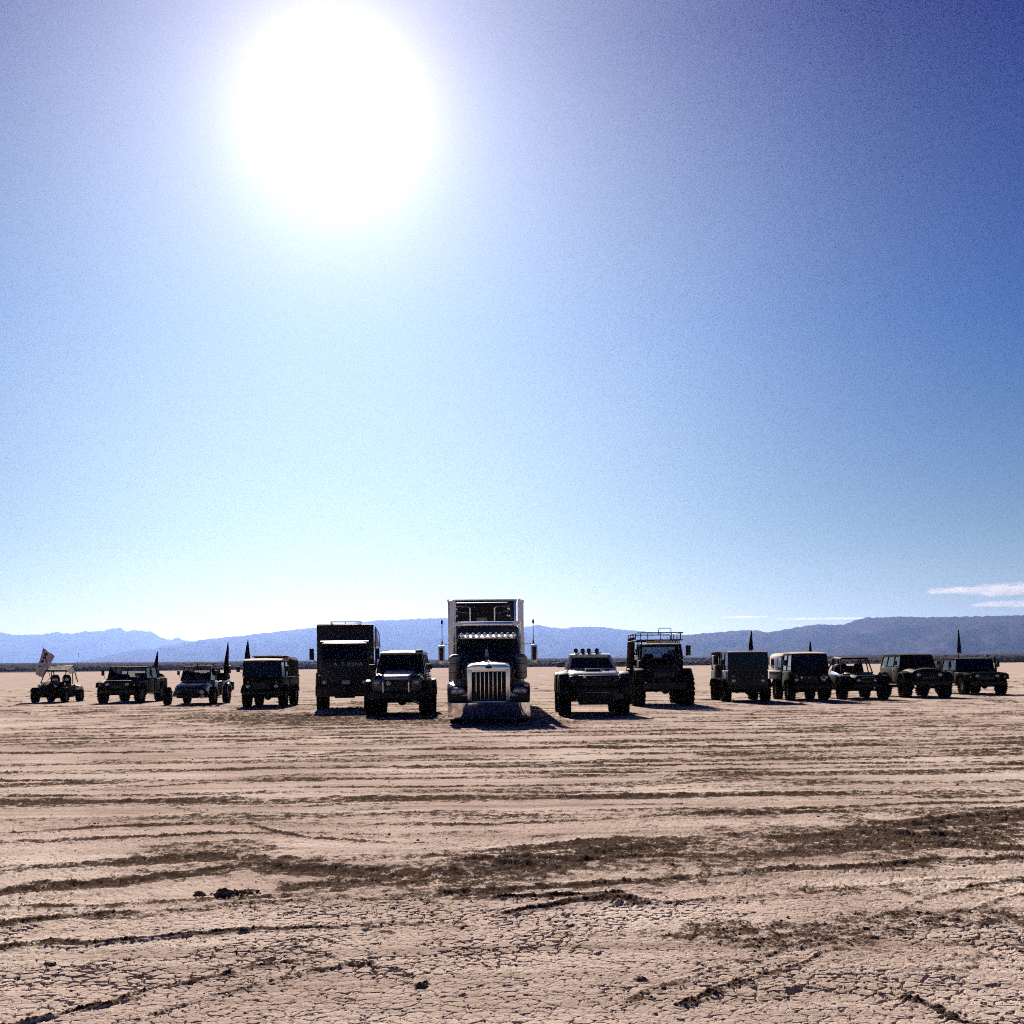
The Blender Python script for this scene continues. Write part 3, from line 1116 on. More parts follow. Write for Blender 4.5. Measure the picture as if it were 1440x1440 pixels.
def greenhouse(root, st, bh, th, z0, z1, paint, glass='glass', roof='black', roof_t=0.06, split=False, pw=0.035, crown=0.03, back_glass=True, roof_over=0.03, name='window'):
    """cab above the waist. st: list of (y at base, y at top) pillar stations, front to back"""
    def fr(b):
        for (yb, yt) in st:
            for s in (-1, 1):
                bar(b, (s * bh, yb, z0), (s * th, yt, z1), pw, pw)
        for s in (-1, 1):
            b.hull([(s * (th - pw), st[0][1] - pw, z1 - pw * 1.6), (s * (th + pw), st[0][1] - pw, z1 - pw * 1.6), (s * (th + pw), st[-1][1] + pw, z1 - pw * 1.6), (s * (th - pw), st[-1][1] + pw, z1 - pw * 1.6)],
                   [(s * (th - pw), st[0][1] - pw, z1), (s * (th + pw), st[0][1] - pw, z1), (s * (th + pw), st[-1][1] + pw, z1), (s * (th - pw), st[-1][1] + pw, z1)])
        for y_ in (st[0][1], st[-1][1]):
            b.box(-th + pw, th - pw, y_ - pw * .9, y_ + pw * .9, z1 - pw * 1.5, z1 - .004)
        b.box(-bh + pw, bh - pw, st[0][0] - pw * .9, st[0][0] + pw * .9, z0 - .03, z0 + pw)
        if split:
            bar(b, (0, st[0][0], z0), (0, st[0][1], z1 - .01), pw * .7, pw * .7)
    part('cab_frame', paint, root, fr, 0.006)
    e = 0.012
    yb, yt = st[0]
    zz0, zz1 = z0 + pw, z1 - pw * 1.5
    if glass:
        sides = [(-bh + pw, -0.02, -th + pw), (0.02, bh - pw, th - pw)] if split else [None]
        for k in (range(2) if split else range(1)):
            def ws(b):
                if split:
                    if k == 0:
                        q = [(-bh + pw + e, yb, zz0), (-.03, yb, zz0), (-.03, yt, zz1), (-th + pw + e, yt, zz1)]
                    else:
                        q = [(.03, yb, zz0), (bh - pw - e, yb, zz0), (th - pw - e, yt, zz1), (.03, yt, zz1)]
                else:
                    q = [(-bh + pw + e, yb, zz0), (bh - pw - e, yb, zz0), (th - pw - e, yt, zz1), (-th + pw + e, yt, zz1)]
                pane(b, q)
            part('windshield', glass, root, ws)
        for s in (-1, 1):
            for (a, c) in zip(st[:-1], st[1:]):
                def wd(b):
                    pane(b, [(s * bh, a[0] + pw + e, zz0), (s * bh, c[0] - pw - e, zz0), (s * th, c[1] - pw - e, zz1), (s * th, a[1] + pw + e, zz1)])
                part(name, glass, root, wd)
        if back_glass:
            part('rear_window', glass, root, lambda b: pane(b, [(-bh + pw + e, st[-1][0], zz0), (bh - pw - e, st[-1][0], zz0), (th - pw - e, st[-1][1], zz1), (-th + pw + e, st[-1][1], zz1)]))
    if roof:
        y0, y1 = st[0][1] - roof_over - pw, st[-1][1] + roof_over + pw
        h_ = th + pw + .01

        def rf(b):
            n = 6
            secs = []
            for k in range(5):
                yy = y0 + (y1 - y0) * k / 4
                edge = 0.35 if k in (0, 4) else 1.0
                top = [(h_ * (1 - 2 * i / n), z1 + .003 + roof_t * edge + crown * edge * (1 - (1 - 2 * i / n) ** 2)) for i in range(n + 1)]
                secs.append((yy, [(-h_, z1 + .003), (h_, z1 + .003)] + top[0:1] + top[1:-1] + top[-1:]))
            b.loft(secs)
        part('roof', roof, root, rf, 0.0)


def mirror(root, x0, z0, y, x1, z1, w=0.16, h=0.24, m='plastic', arm='steel'):
    def fn(b):
        s = 1 if x1 > x0 else -1
        b.loft([(y - .03, [(x1 - w / 2 * .85, z1 - h / 2 * .9), (x1 + w / 2 * .85, z1 - h / 2 * .9), (x1 + w / 2 * .85, z1 + h / 2 * .9), (x1 - w / 2 * .85, z1 + h / 2 * .9)]),
                (y, [(x1 - w / 2, z1 - h / 2), (x1 + w / 2, z1 - h / 2), (x1 + w / 2, z1 + h / 2), (x1 - w / 2, z1 + h / 2)]),
                (y + .05, [(x1 - w / 2, z1 - h / 2), (x1 + w / 2, z1 - h / 2), (x1 + w / 2, z1 + h / 2), (x1 - w / 2, z1 + h / 2)])])
        b.path([(x0, y + .03, z0), (x0 + (x1 - x0) * .6, y + .03, z0 + (z1 - z0) * .2), (x1, y + .03, z1 - h * .3)], 0.013, 6)
    return part('mirror', m, root, fn, 0.012)


def headlight(root, x, y, z, r, m='lamp', ring='steel', name='headlight'):
    o = part(name, ring, root, lambda b: b.lathe([(r * .6, .08), (r * 1.15, .06), (r * 1.2, -.01), (r * 1.02, -.02)], (x, y, z), 'Y', 18))
    part('lens', m, o, lambda b: b.lathe([(r, -.012), (r * .95, -.03), (r * .6, -.045), (r * .15, -.052)], (x, y, z), 'Y', 18))
    return o


def grille(root, x0, x1, y, z0, z1, n, m='plastic', slot='glass', vertical=True, name='grille'):
    g = part(name, m, root, lambda b: b.box(x0, x1, y, y + .05, z0, z1), 0.006)
    for i in range(n):
        def sl(b):
            if vertical:
                wv = (x1 - x0) / (n + .3)
                a = x0 + wv * (i + .3)
                b.box(a, a + wv * .62, y - .012, y + .004, z0 + (z1 - z0) * .12, z1 - (z1 - z0) * .12)
            else:
                hh = (z1 - z0) / (n + .3)
                a = z0 + hh * (i + .3)
                b.box(x0 + .03, x1 - .03, y - .012, y + .004, a, a + hh * .5)
        part('slat', slot, g, sl, 0.003)
    return g


def flag(px, y, x, zbase, ztop, width, label, lean=0.0, seed=1, m='flagdark'):
    """limp flag hanging round a whip pole: a narrow folded cone of cloth"""
    e = bpy.data.objects.new('whip_flag', None)
    COL.objects.link(e)
    e.location = (x, y, 0)
    e.empty_display_size = 0.3
    tag(e, label, 'flag', 'dark flags hanging limp on whip poles')
    part('flag_pole', 'steel', e, lambda b: b.tube((0, 0, zbase), (lean, 0, ztop), 0.022, 6, 0.012))
    rng = random.Random(seed)
    zt, zb = ztop - 0.03, ztop - (ztop - zbase) * 0.82

    def cl(b):
        secs = []
        n = 14
        ph = [rng.uniform(-.25, .25) for _ in range(n)]
        for k in range(9):
            t = k / 8
            z = zt + (zb - zt) * t
            half = 0.02 + width / 2 * (t ** 0.85)
            cx = lean * (z - zbase) / (ztop - zbase) + width * 0.10 * math.sin(seed + t * 3) * t
            ring = []
            for i in range(n):
                a = 2 * math.pi * i / n
                rr = half * (0.82 + 0.22 * math.cos(3 * a + seed + t)) * (1 + 0.25 * ph[i] * t)
                ring.append((cx + rr * math.cos(a), rr * .7 * math.sin(a), z + (0.06 * math.sin(i * 2.4 + seed) if k == 8 else 0)))
            secs.append(ring)
        vs = [p for r_ in secs for p in r_]
        fs = [(k * n + i, k * n + (i + 1) % n, (k + 1) * n + (i + 1) % n, (k + 1) * n + i) for k in range(8) for i in range(n)]
        b.add(vs, fs)
    part('flag_cloth', m, e, cl, angle=60)
    return e


def place_flag(px, ytop, ybot, Y, wpx, label, lean=0, seed=1, base=None):
    u, wt = ray(px, ytop)
    _, wb_ = ray(px, ybot)
    zt, zb = EYE + wt * Y, EYE + wb_ * Y
    return flag(px, Y, u * Y, base if base else zb - 0.25, zt, wpx / F * Y, label, lean, seed)


def text(root, s, x, y, z, size, m='letter', spacing=1.0, name='lettering'):
    c = bpy.data.curves.new(name, 'FONT')
    c.body = s
    c.size = size
    c.align_x = 'CENTER'
    c.align_y = 'CENTER'
    c.extrude = 0.004
    c.offset = size * 0.02
    c.space_character = spacing
    c.materials.append(M[m])
    tmp = bpy.data.objects.new(name, c)
    COL.objects.link(tmp)
    bpy.context.view_layer.update()
    me = bpy.data.meshes.new_from_object(tmp.evaluated_get(bpy.context.evaluated_depsgraph_get()))
    bpy.data.objects.remove(tmp)
    o = bpy.data.objects.new(name, me)
    COL.objects.link(o)
    o.parent = root
    o.location = (x, y, z)
    o.rotation_euler = (R(90), 0, 0)
    return o


def seat(root, x, y, z, m='darkcanvas', h=0.62, w=0.46):
    def fn(b):
        b.box(x - w / 2, x + w / 2, y, y + .48, z, z + .14)
        b.loft([(y + .42, [(x - w / 2, z + .1), (x + w / 2, z + .1), (x + w / 2, z + h * .8), (x + w * .3, z + h), (x - w * .3, z + h), (x - w / 2, z + h * .8)]),
                (y + .54, [(x - w / 2, z + .1), (x + w / 2, z + .1), (x + w / 2, z + h * .8), (x + w * .3, z + h), (x - w * .3, z + h), (x - w / 2, z + h * .8)])])
    return part('seat', m, root, fn, 0.03)


def steering(root, x, y, z, r=0.19):
    def fn(b):
        pts = [(x + r * math.cos(a), y + r * .35 * math.sin(a), z + r * math.sin(a)) for a in [2 * math.pi * i / 14 for i in range(15)]]
        b.path(pts, .014, 6)
        b.tube((x, y, z), (x, y - .35, z - .15), .02, 6)
        b.tube((x - r, y, z), (x + r, y, z), .012, 6)
    return part('steering_wheel', 'plastic', root, fn)


# ------------------------------------------------------------------ 1 side-by-side buggy, far left
def make_utv():
    t = thing('side_by_side', 'small open buggy with white roof fabric at the left end of the line', 'buggy', 70.5, 988)
    running_gear(t, 1.54, 2.1, .335, .27, rail_z=.34, rail_half=.28, y_front=-.35, y_rear=2.5, lugs=16)
    part('body', 'olive', t, lambda b: (b.loft([(-.50, [(-.34, .42), (.34, .42), (.40, .72), (.30, .82), (-.30, .82), (-.40, .72)]),
                                                (.05, [(-.58, .30), (.58, .30), (.62, .85), (.46, 1.02), (-.46, 1.02), (-.62, .85)]),
                                                (.55, [(-.62, .28), (.62, .28), (.66, .92), (.55, 1.10), (-.55, 1.10), (-.66, .92)])]),
                                        b.box(-.62, .62, .55, 1.75, .26, .42), b.box(-.60, .60, 1.7, 2.5, .40, .92)), .03)
    for s in (-1, 1):
        part('fender', 'olive', t, lambda b: b.flare(0, .36, .40, .45, s * .56, s * .90, 35, 150), .008)
        part('fender', 'white' if s > 0 else 'olive', t, lambda b: b.flare(2.1, .38, .42, .50, s * .50, s * .86, 40, 160), .008, label='white rear fender' if s > 0 else None)
        part('door', 'olive', t, lambda b: b.prism([(.6, .40), (1.65, .40), (1.70, .95), (1.2, .86), (.62, 1.0)], s * .62, s * .67), .008)
        headlight(t, s * .42, -.34, .88, .075)
        part('roll_cage', 'olive', t, lambda b: (b.path([(s * .60, .30, 1.02), (s * .55, .85, 1.68), (s * .55, 1.75, 1.92), (s * .60, 2.30, 1.05)], .028),
                                                 b.path([(s * .55, 1.70, 1.90), (s * .58, 1.62, .95)], .026)))
        seat(t, s * .30, 1.05, .58, h=.88, w=.46)
        part('head_restraint_band', 'white', t, lambda b: b.box(s * .30 - .15, s * .30 + .15, 1.43, 1.455, 1.13, 1.25), .01)
    for (hw_, yy, zz) in ((.55, .85, 1.68), (.55, 1.75, 1.92), (.60, .30, 1.04)):
        part('cross_bar', 'olive', t, lambda b: b.tube((-hw_, yy, zz), (hw_, yy, zz), .03))
    def sheet(b):
        vs, fs = [], []
        for j in range(7):
            for i in range(9):
                u, v = i / 8, j / 6
                vs.append((-.54 + 1.08 * u, .84 + .95 * v, 1.70 + .26 * v - .05 * math.sin(math.pi * u) * math.sin(math.pi * v) + .015 * math.sin(9 * u + 4 * v)))
        for j in range(6):
            for i in range(8):
                k = j * 9 + i
                fs.append((k, k + 1, k + 10, k + 9))
        b.add(vs, fs)
    part('roof_fabric', 'thin', t, sheet, angle=80)
    part('rear_fabric', 'thin', t, lambda b: b.add([(-.35, 1.80, 1.70), (.54, 1.80, 1.66), (.54, 1.80, 1.97), (-.30, 1.80, 1.97)], [(0, 1, 2, 3)]))
    part('side_fabric', 'thin', t, lambda b: b.add([(.56, 1.0, 1.72), (.56, 1.75, 1.92), (.60, 1.9, 1.55), (.585, 1.1, 1.50)], [(0, 1, 2, 3)]))
    part('bumper', 'steel', t, lambda b: (b.path([(-.42, -.5, .40), (-.45, -.62, .62), (.45, -.62, .62), (.42, -.5, .40)], .025), b.tube((-.40, -.58, .48), (.40, -.58, .48), .02)))
    steering(t, -.30, .85, 1.12, .16)
    part('aerial', 'steel', t, lambda b: b.tube((.52, 2.2, 1.2), (.66, 2.3, 2.62), .008, 5))
    # banner
    e = bpy.data.objects.new('banner_flag', None)
    COL.objects.link(e)
    Y = t.location.y + 2.3
    tag(e, 'large grey rectangular banner leaning out on a pole behind the leftmost buggy', 'flag')

    def P(x, y, d=0):
        u, w = ray(x, y)
        return Vector((u * Y, d, EYE + w * Y))
    e.location = (0, Y, 0)
    part('flag_pole', 'steel', e, lambda b: b.tube(P(74, 966, 0), P(60.0, 909.5, 0), .018, 6))
    TL, TR, BR, BL = P(60.5, 911), P(78, 923), P(60.5, 953.5), P(50.5, 948.5)
    MR, MLp = P(69, 938), P(55, 930)

    def cl(b):
        n, m_ = 12, 16
        L = [TL, MLp, BL]
        Rr = [TR, MR, BR]

        def q(A, s):
            return (A[0] * (1 - s) ** 2 + A[1] * 2 * s * (1 - s) + A[2] * s * s)
        vs = []
        for j in range(m_ + 1):
            for i in range(n + 1):
                a, c = q(L, j / m_), q(Rr, j / m_)
                p = a.lerp(c, i / n)
                p.y += .07 * math.sin(i * .9 + j * .35) - .02
                vs.append(p)
        vs2 = [p + Vector((0, .008, 0)) for p in vs]
        k = len(vs)
        fs = []
        for j in range(m_):
            for i in range(n):
                a = j * (n + 1) + i
                fs += [(a, a + 1, a + n + 2, a + n + 1), (a + k, a + n + 1 + k, a + n + 2 + k, a + 1 + k)]
        b.add(vs + vs2, fs)
    part('flag_cloth', 'banner', e, cl, angle=80)

    for (x, y, w, h) in ((66, 920.5, 5, 4), (63.5, 925, 5, 3.4), (60.8, 930, 4.5, 3.4), (57.5, 937, 5, 1.6)):     # dark printed strokes
        c, k = P(x, y, -.115), Y / F
        part('flag_print', 'flagdark', e, lambda b: b.hull([c + Vector((-w / 2 * k, 0, -h / 2 * k)), c + Vector((w / 2 * k, 0, -h * .3 * k)), c + Vector((w / 2 * k, .004, -h * .3 * k)), c + Vector((-w / 2 * k, .004, -h / 2 * k))],
                                                           [c + Vector((-w * .35 * k, 0, h * .4 * k)), c + Vector((w * .4 * k, 0, h / 2 * k)), c + Vector((w * .4 * k, .004, h / 2 * k)), c + Vector((-w * .35 * k, .004, h * .4 * k))]))


# ------------------------------------------------------------------ 2 and 14 wide military utility trucks
def make_humvee(px, py, label, open_, yaw=0.0, paint='olive'):
    t = thing('military_truck', label, 'military truck', px, py, 'low wide military trucks', yaw)
    running_gear(t, 1.85, 3.3, .47, .34, rail_z=.55, rail_half=.42, y_front=-.6, y_rear=4.1)
    part('hood', paint, t, lambda b: (b.loft([(-.62, [(-.62, .66), (.62, .66), (.68, 1.02), (.60, 1.08), (-.60, 1.08), (-.68, 1.02)]),
                                              (-.52, [(-.64, .64), (.64, .64), (.72, 1.08), (.62, 1.15), (-.62, 1.15), (-.72, 1.08)]),
                                              (.85, [(-.70, .64), (.70, .64), (.86, 1.18), (.76, 1.27), (-.76, 1.27), (-.86, 1.18)])]),
                                      b.box(-.45, -.2, .2, .6, 1.235, 1.265), b.box(.2, .45, .2, .6, 1.235, 1.265)), .015)
    for s in (-1, 1):
        part('fender', paint, t, lambda b: (b.prism([(-.66, .80), (-.60, 1.04), (-.25, 1.12), (.85, 1.16), (.85, .62), (.62, .66), (.50, .98), (.0, 1.06), (-.42, .98), (-.52, .80)], s * .70, s * 1.09)), .015)
        headlight(t, s * .49, -.62, .97, .10)
        part('marker_lamp', 'amber', t, lambda b: b.lathe([(.05, 0), (.045, -.03)], (s * .86, -.66, .93), 'Y', 10))
        for (a, c) in ((.92, 1.85), (1.95, 2.85)):
            d = part('door', paint, t, lambda b: b.box(s * 1.03, s * 1.09, a, c, .62, 1.22), .012)
            part('handle', 'steel', d, lambda b: b.box(s * 1.09, s * 1.12, c - .22, c - .08, 1.05, 1.09))
        part('rocker_rail', 'steel', t, lambda b: b.tube((s * 1.06, .75, .52), (s * 1.06, 2.7, .52), .04))
        part('rear_quarter', paint, t, lambda b: b.prism([(2.88, .60), (2.88, 1.24), (4.25, 1.24), (4.25, .72), (3.92, .72), (3.82, .98), (3.3, 1.07), (2.86, .92), (2.80, .60)], s * .62, s * 1.08), .012)
        mirror(t, s * 1.02, 1.20, .95, s * 1.27 if s < 0 else s * 1.2, 1.55, .15, .30)
        seat(t, s * .62, 1.15, .85, h=.62)
        seat(t, s * .62, 2.05, .85, h=.62)
        part('tow_hook', 'steel', t, lambda b: b.path([(s * .4, -.78, .58), (s * .4, -.86, .62), (s * .4, -.82, .68)], .022))
    grille(t, -.40, .40, -.655, .74, 1.02, 7)
    part('tub', paint, t, lambda b: (b.box(-1.03, 1.03, .86, 4.2, .58, .70), b.box(-.30, .30, .86, 2.8, .70, 1.12), b.box(-1.0, 1.0, .80, .88, .66, 1.24), b.box(-1.05, 1.05, 4.2, 4.26, .62, 1.24)), .01)
    part('bumper', 'steel', t, lambda b: (b.box(-.86, .86, -.86, -.70, .52, .68), b.box(-.55, -.45, -.84, -.60, .50, .9), b.box(.45, .55, -.84, -.6, .5, .9)), .012)
    part('rear_bumper', 'steel', t, lambda b: b.box(-.9, .9, 4.27, 4.40, .50, .66), .012)
    steering(t, -.6, .98, 1.28, .19)
    g = 'clear'
    greenhouse(t, [(.90, 1.06), (1.88, 1.90), (2.86, 2.80)], .98, .90, 1.22, 1.82, paint, g, roof='darkcanvas' if open_ else paint, split=True, back_glass=False, crown=.02, roof_t=.03)
    if open_:
        part('cargo_cover', 'darkcanvas', t, lambda b: (b.box(-1.0, 1.0, 3.0, 4.1, 1.22, 1.30), b.box(.45, .98, 2.86, 3.2, 1.24, 1.66)), .03)
        part('bed_roll', 'white', t, lambda b: b.tube((-.1, 2.55, 1.42), (.78, 2.55, 1.42), .10, 12), .0, label='pale bed roll seen through the windscreen')
        part('spare_tyre', 'rubber', t, lambda b: b.lathe([(.2, -.12), (.44, -.13), (.45, .12), (.2, .13)], (.45, 4.56, 1.05), 'Y', 24))
        part('winch', 'steel', t, lambda b: b.tube((-.25, -.78, .62), (.25, -.78, .62), .07, 12))
    else:
        part('rear_top', 'darkcanvas', t, lambda b: b.loft([(2.86, [(-1.0, 1.22), (1.0, 1.22), (.92, 1.86), (-.92, 1.86)]), (4.15, [(-1.0, 1.22), (1.0, 1.22), (.94, 1.72), (-.94, 1.72)])]), .05)
        part('roof_light', 'lamp', t, lambda b: b.lathe([(.12, -.06), (.15, .0), (.12, .06)], (.72, 1.05, 1.96), 'Z', 14))
        part('air_snorkel', 'steel', t, lambda b: b.path([(.95, .6, 1.15), (.95, .75, 1.8), (.95, .70, 1.95)], .05, 8))
    return t


# ------------------------------------------------------------------ 3 long travel off road buggy with wheels standing clear of the body
def make_baja():
    t = thing('desert_buggy', 'dark desert buggy with light bar, front wheels standing clear of its body', 'buggy', 267.8, 991)
    for s in (-1, 1):
        wheel(t, s * 1.08, 0, .43, .24, rim=.22, deep=.02)
        wheel(t, s * .98, 3.0, .43, .27, rim=.22, deep=.02)
        part('control_arm', 'grey', t, lambda b: (b.path([(s * .95, 0, .40), (s * .45, -.30, .52)], .03), b.path([(s * .95, 0, .40), (s * .45, .35, .52)], .03),
                                                  b.path([(s * .95, 0, .58), (s * .55, .1, .70)], .025)))
        part('shock_absorber', 'grey', t, lambda b: (b.tube((s * .80, .05, .45), (s * .52, .15, 1.0), .05, 10), b.tube((s * .80, .05, .45), (s * .63, .12, .75), .075, 10)))
        part('trailing_arm', 'steel', t, lambda b: b.path([(s * .95, 3.0, .43), (s * .55, 1.9, .5)], .05))
    body = part('body', 'navy', t, lambda b: (b.loft([(-.55, [(-.50, .40), (.60, .40), (.66, .62), (.56, .80), (-.48, .80), (-.58, .62)]),
                                                      (-.2, [(-.62, .36), (.72, .36), (.76, .80), (.62, .98), (-.56, .98), (-.68, .80)]),
                                                      (.95, [(-.68, .34), (.80, .34), (.84, .95), (.72, 1.13), (-.62, 1.13), (-.74, .95)])]),
                                              b.box(-.72, .82, .95, 2.5, .34, 1.10),
                                              b.loft([(2.2, [(-.80, .42), (.95, .42), (1.0, 1.1), (-.86, 1.1)]), (3.9, [(-.76, .50), (.92, .50), (.98, 1.18), (-.84, 1.18)])])), .04)
    grille(t, -.30, .42, -.585, .52, .72, 5, vertical=True)
    for s in (-1, 1):
        headlight(t, .06 + s * .44, -.40, .70, .085)
        part('fender', 'navy', t, lambda b: b.flare(3.0, .45, .50, .55, s * .80, s * 1.14, 10, 170), .008)
        part('door', 'navy', t, lambda b: b.box(.06 + s * .78, .06 + s * .82, 1.05, 2.1, .45, 1.08), .01)
        mirror(t, .06 + s * .72, 1.25, 1.0, .06 + s * .90, 1.52, .12, .2)
    part('bumper', 'steel', t, lambda b: (b.path([(-.55, -.62, .42), (-.5, -.78, .56), (.62, -.78, .56), (.66, -.62, .42)], .035), b.box(-.45, .57, -.70, -.66, .34, .50)), .01)
    for z in (.62, .42):
        part('fog_lamp', 'white', t, lambda b: b.lathe([(.085, .04), (.10, 0), (.08, -.03)], (.70, -.60, z), 'Y', 14), label='white round lamp at the corner of the bumper')
    greenhouse(t, [(.95, 1.35), (2.05, 2.05), (3.1, 2.95)], .70, .62, 1.13, 1.80, 'navy', 'clear', roof='darkcanvas', crown=.02, roof_t=.04, back_glass=False)
    for s in (-1, 1):
        seat(t, .05 + s * .34, 1.7, .80, h=.74)
    part('dashboard', 'plastic', t, lambda b: b.box(-.64, .66, 1.0, 1.25, 1.10, 1.30), .03)
    lb = part('light_bar', 'plastic', t, lambda b: (b.box(-.20, .80, 1.58, 1.68, 1.93, 2.02), b.box(-.1, -.06, 1.6, 1.66, 1.84, 1.94), b.box(.66, .7, 1.6, 1.66, 1.84, 1.94)), .008)
    for i in range(8):
        part('lamp', 'lamp', lb, lambda b: b.box(-.17 + i * .12, -.08 + i * .12, 1.57, 1.585, 1.945, 2.005))
    part('cargo_top', 'darkcanvas', t, lambda b: b.loft([(3.1, [(-.82, 1.12), (.98, 1.12), (.94, 1.50), (-.78, 1.50)]), (3.9, [(-.80, 1.18), (.98, 1.18), (.94, 1.46), (-.78, 1.46)])]), .06)
    part('jerry_can', 'olive', t, lambda b: b.box(.82, 1.08, 3.1, 3.6, 1.46, 1.86), .03)
    part('jerry_can', 'olive', t, lambda b: b.box(1.0, 1.16, 3.55, 3.9, .62, 1.06), .03)
    return t


# ------------------------------------------------------------------ 4, 10, 11 forward control military trucks
def make_forward(px, py, label, half, z0, z1, track, wb, r, w, length, style, yaw=0.0, track_r=None):
    t = thing('forward_control_truck', label, 'military truck', px, py, 'boxy forward control military trucks', yaw)
    running_gear(t, track, wb, r, w, rear_track=track_r, rail_z=r + .08, rail_half=.35, y_front=-.5, y_rear=length - .8)
    yf = -.62
    waist = z0 + (z1 - z0) * .48
    L = length + yf
    paint = 'olive' if style != 'box' else 'brown'
    part('cab_body', paint, t, lambda b: (b.loft([(yf, [(-half * .97, z0 + .08), (half * .97, z0 + .08), (half * .98, waist), (-half * .98, waist)]),
                                                  (yf + .04, [(-half, z0), (half, z0), (half, waist), (-half, waist)]),
                                                  (1.15, [(-half, z0), (half, z0), (half, waist), (-half, waist)])])), .02)
    part('cargo_body', paint, t, lambda b: (b.box(-half - .02, half + .02, 1.2, L, waist - .42, waist - .02), b.box(-half * .8, half * .8, 1.2, L - .1, z0 + .1, waist - .42)), .015)
    if style == 'canvas':
        greenhouse(t, [(yf + .02, yf + .16), (.30, .32), (1.12, 1.10)], half - .02, half - .09, waist, z1 - .05, paint, 'glass', roof='palecanvas', roof_t=.05, crown=.05)
        part('canvas_top', 'palecanvas', t, lambda b: b.loft([(1.16, [(-half, waist), (half, waist), (half * .97, z1 - .12), (half * .8, z1 + .0), (0, z1 + .05), (-half * .8, z1), (-half * .97, z1 - .12)]),
                                                              (L, [(-half, waist), (half, waist), (half * .97, z1 - .12), (half * .8, z1 + .0), (0, z1 + .05), (-half * .8, z1), (-half * .97, z1 - .12)])]), .02)
        for s in (-1, 1):
            for k in range(3):
                a = 1.3 + k * (L - 1.4) / 3
                part('window', 'glass', t, lambda b: b.hull([(s * (half + .004), a, waist + .16), (s * (half + .004), a + .5, waist + .16), (s * (half + .014), a + .5, waist + .16), (s * (half + .014), a, waist + .16)],
                                                            [(s * (half - .022), a, z1 - .2), (s * (half - .022), a + .5, z1 - .2), (s * (half - .01), a + .5, z1 - .2), (s * (half - .01), a, z1 - .2)]))
            part('side_rail', 'satin', t, lambda b: b.box(s * (half + .03), s * (half + .07), 1.2, L, waist - .05, waist), .005)
    elif style == 'box':
        greenhouse(t, [(yf + .02, yf + .08), (.34, .34), (1.12, 1.12)], half - .02, half - .05, waist + .02, z1 - .06, paint, 'glass', roof=paint, roof_t=.06, crown=.02, split=True)
        part('box_body', 'matte', t, lambda b: b.box(-half, half, 1.18, L, waist - .02, z1), .03)
        for s in (-1, 1):
            part('window', 'glass', t, lambda b: b.box(s * half, s * (half + .012), 1.5, 2.1, waist + .2, z1 - .25), .003)
            part('side_locker', 'steel', t, lambda b: (b.box(s * half, s * (half + .22), 1.25, 1.9, waist - .35, waist + .25), b.box(s * half, s * (half + .14), 2.1, 2.7, waist + .1, waist + .7)), .02)
    else:
        greenhouse(t, [(yf + .02, yf + .1), (.34, .34), (1.12, 1.12)], half - .02, half - .06, waist + .02, z1 - .1, paint, 'glass', roof='palecanvas', roof_t=.10, crown=.03, split=True)
        part('soft_top', 'darkcanvas', t, lambda b: b.loft([(1.18, [(-half, waist), (half, waist), (half * .98, z1 - .05), (half * .85, z1 + .1), (-half * .85, z1 + .1), (-half * .98, z1 - .05)]),
                                                            (L, [(-half, waist), (half, waist), (half * .98, z1 - .05), (half * .85, z1 + .1), (-half * .85, z1 + .1), (-half * .98, z1 - .05)])]), .03)
        part('roof_roll', 'palecanvas', t, lambda b: b.box(-half * .72, half * .80, .2, 1.9, z1 + .09, z1 + .16), .03, label='pale rolled tarpaulin on the roof')
        part('roof_box', 'grey', t, lambda b: b.box(half * .80, half * .98, .9, 1.4, z1 - .02, z1 + .17), .02)
        for zz in (waist + .1, z0 + .42):
            part('jerry_can', 'steel', t, lambda b: b.box(-half - .16, -half - .01, .5, .86, zz - .2, zz + .25), .02)
        part('probe_rod', 'steel', t, lambda b: (b.tube((half, .6, waist - .1), (half + .62, .2, waist + .04), .018, 6), b.lathe([(.0, -.04), (.035, 0), (0, .04)], (half + .62, .2, waist + .04), 'Y', 8)))
    for s in (-1, 1):
        headlight(t, s * half * .72, yf + .0, z0 + .34, .095)
        part('indicator', 'amber', t, lambda b: b.lathe([(.04, .0), (.038, -.03)], (s * half * .72, yf, z0 + .52), 'Y', 10))
        part('mud_guard', 'rubber', t, lambda b: b.flare(0, r * .96, r + .06, r + .09, s * (track / 2 - w / 2), s * (track / 2 + w / 2 + .03), 20, 160), .006)
        part('mud_guard', 'rubber', t, lambda b: b.flare(wb, r * .96, r + .06, r + .09, s * ((track_r or track) / 2 - w / 2), s * ((track_r or track) / 2 + w / 2 + .03), 20, 160), .006)
        d = part('door', paint, t, lambda b: b.box(s * half, s * (half + .03), yf + .2, .9, z0 + .05, waist - .02), .01)
        part('handle', 'steel', d, lambda b: b.box(s * (half + .03), s * (half + .05), .7, .84, waist - .14, waist - .10))
        mirror(t, s * half, waist + .18, yf + .08, s * (half + .22), waist + .36, .15, .26)
        part('wiper', 'plastic', t, lambda b: b.tube((s * half * .15, yf - .01, waist + .04), (s * half * .7, yf + .03, waist + .26), .008, 5))
    gl = grille(t, -half * .42, half * .42, yf - .03, z0 + .2, waist - .22, 6, vertical=False)
    part('bumper', 'steel', t, lambda b: (b.box(-half * .95, half * .95, yf - .2, yf - .06, z0 - .04, z0 + .10), b.box(-.3, -.24, yf - .12, yf, z0, z0 + .1), b.box(.24, .3, yf - .12, yf, z0, z0 + .1)), .012)
    return t


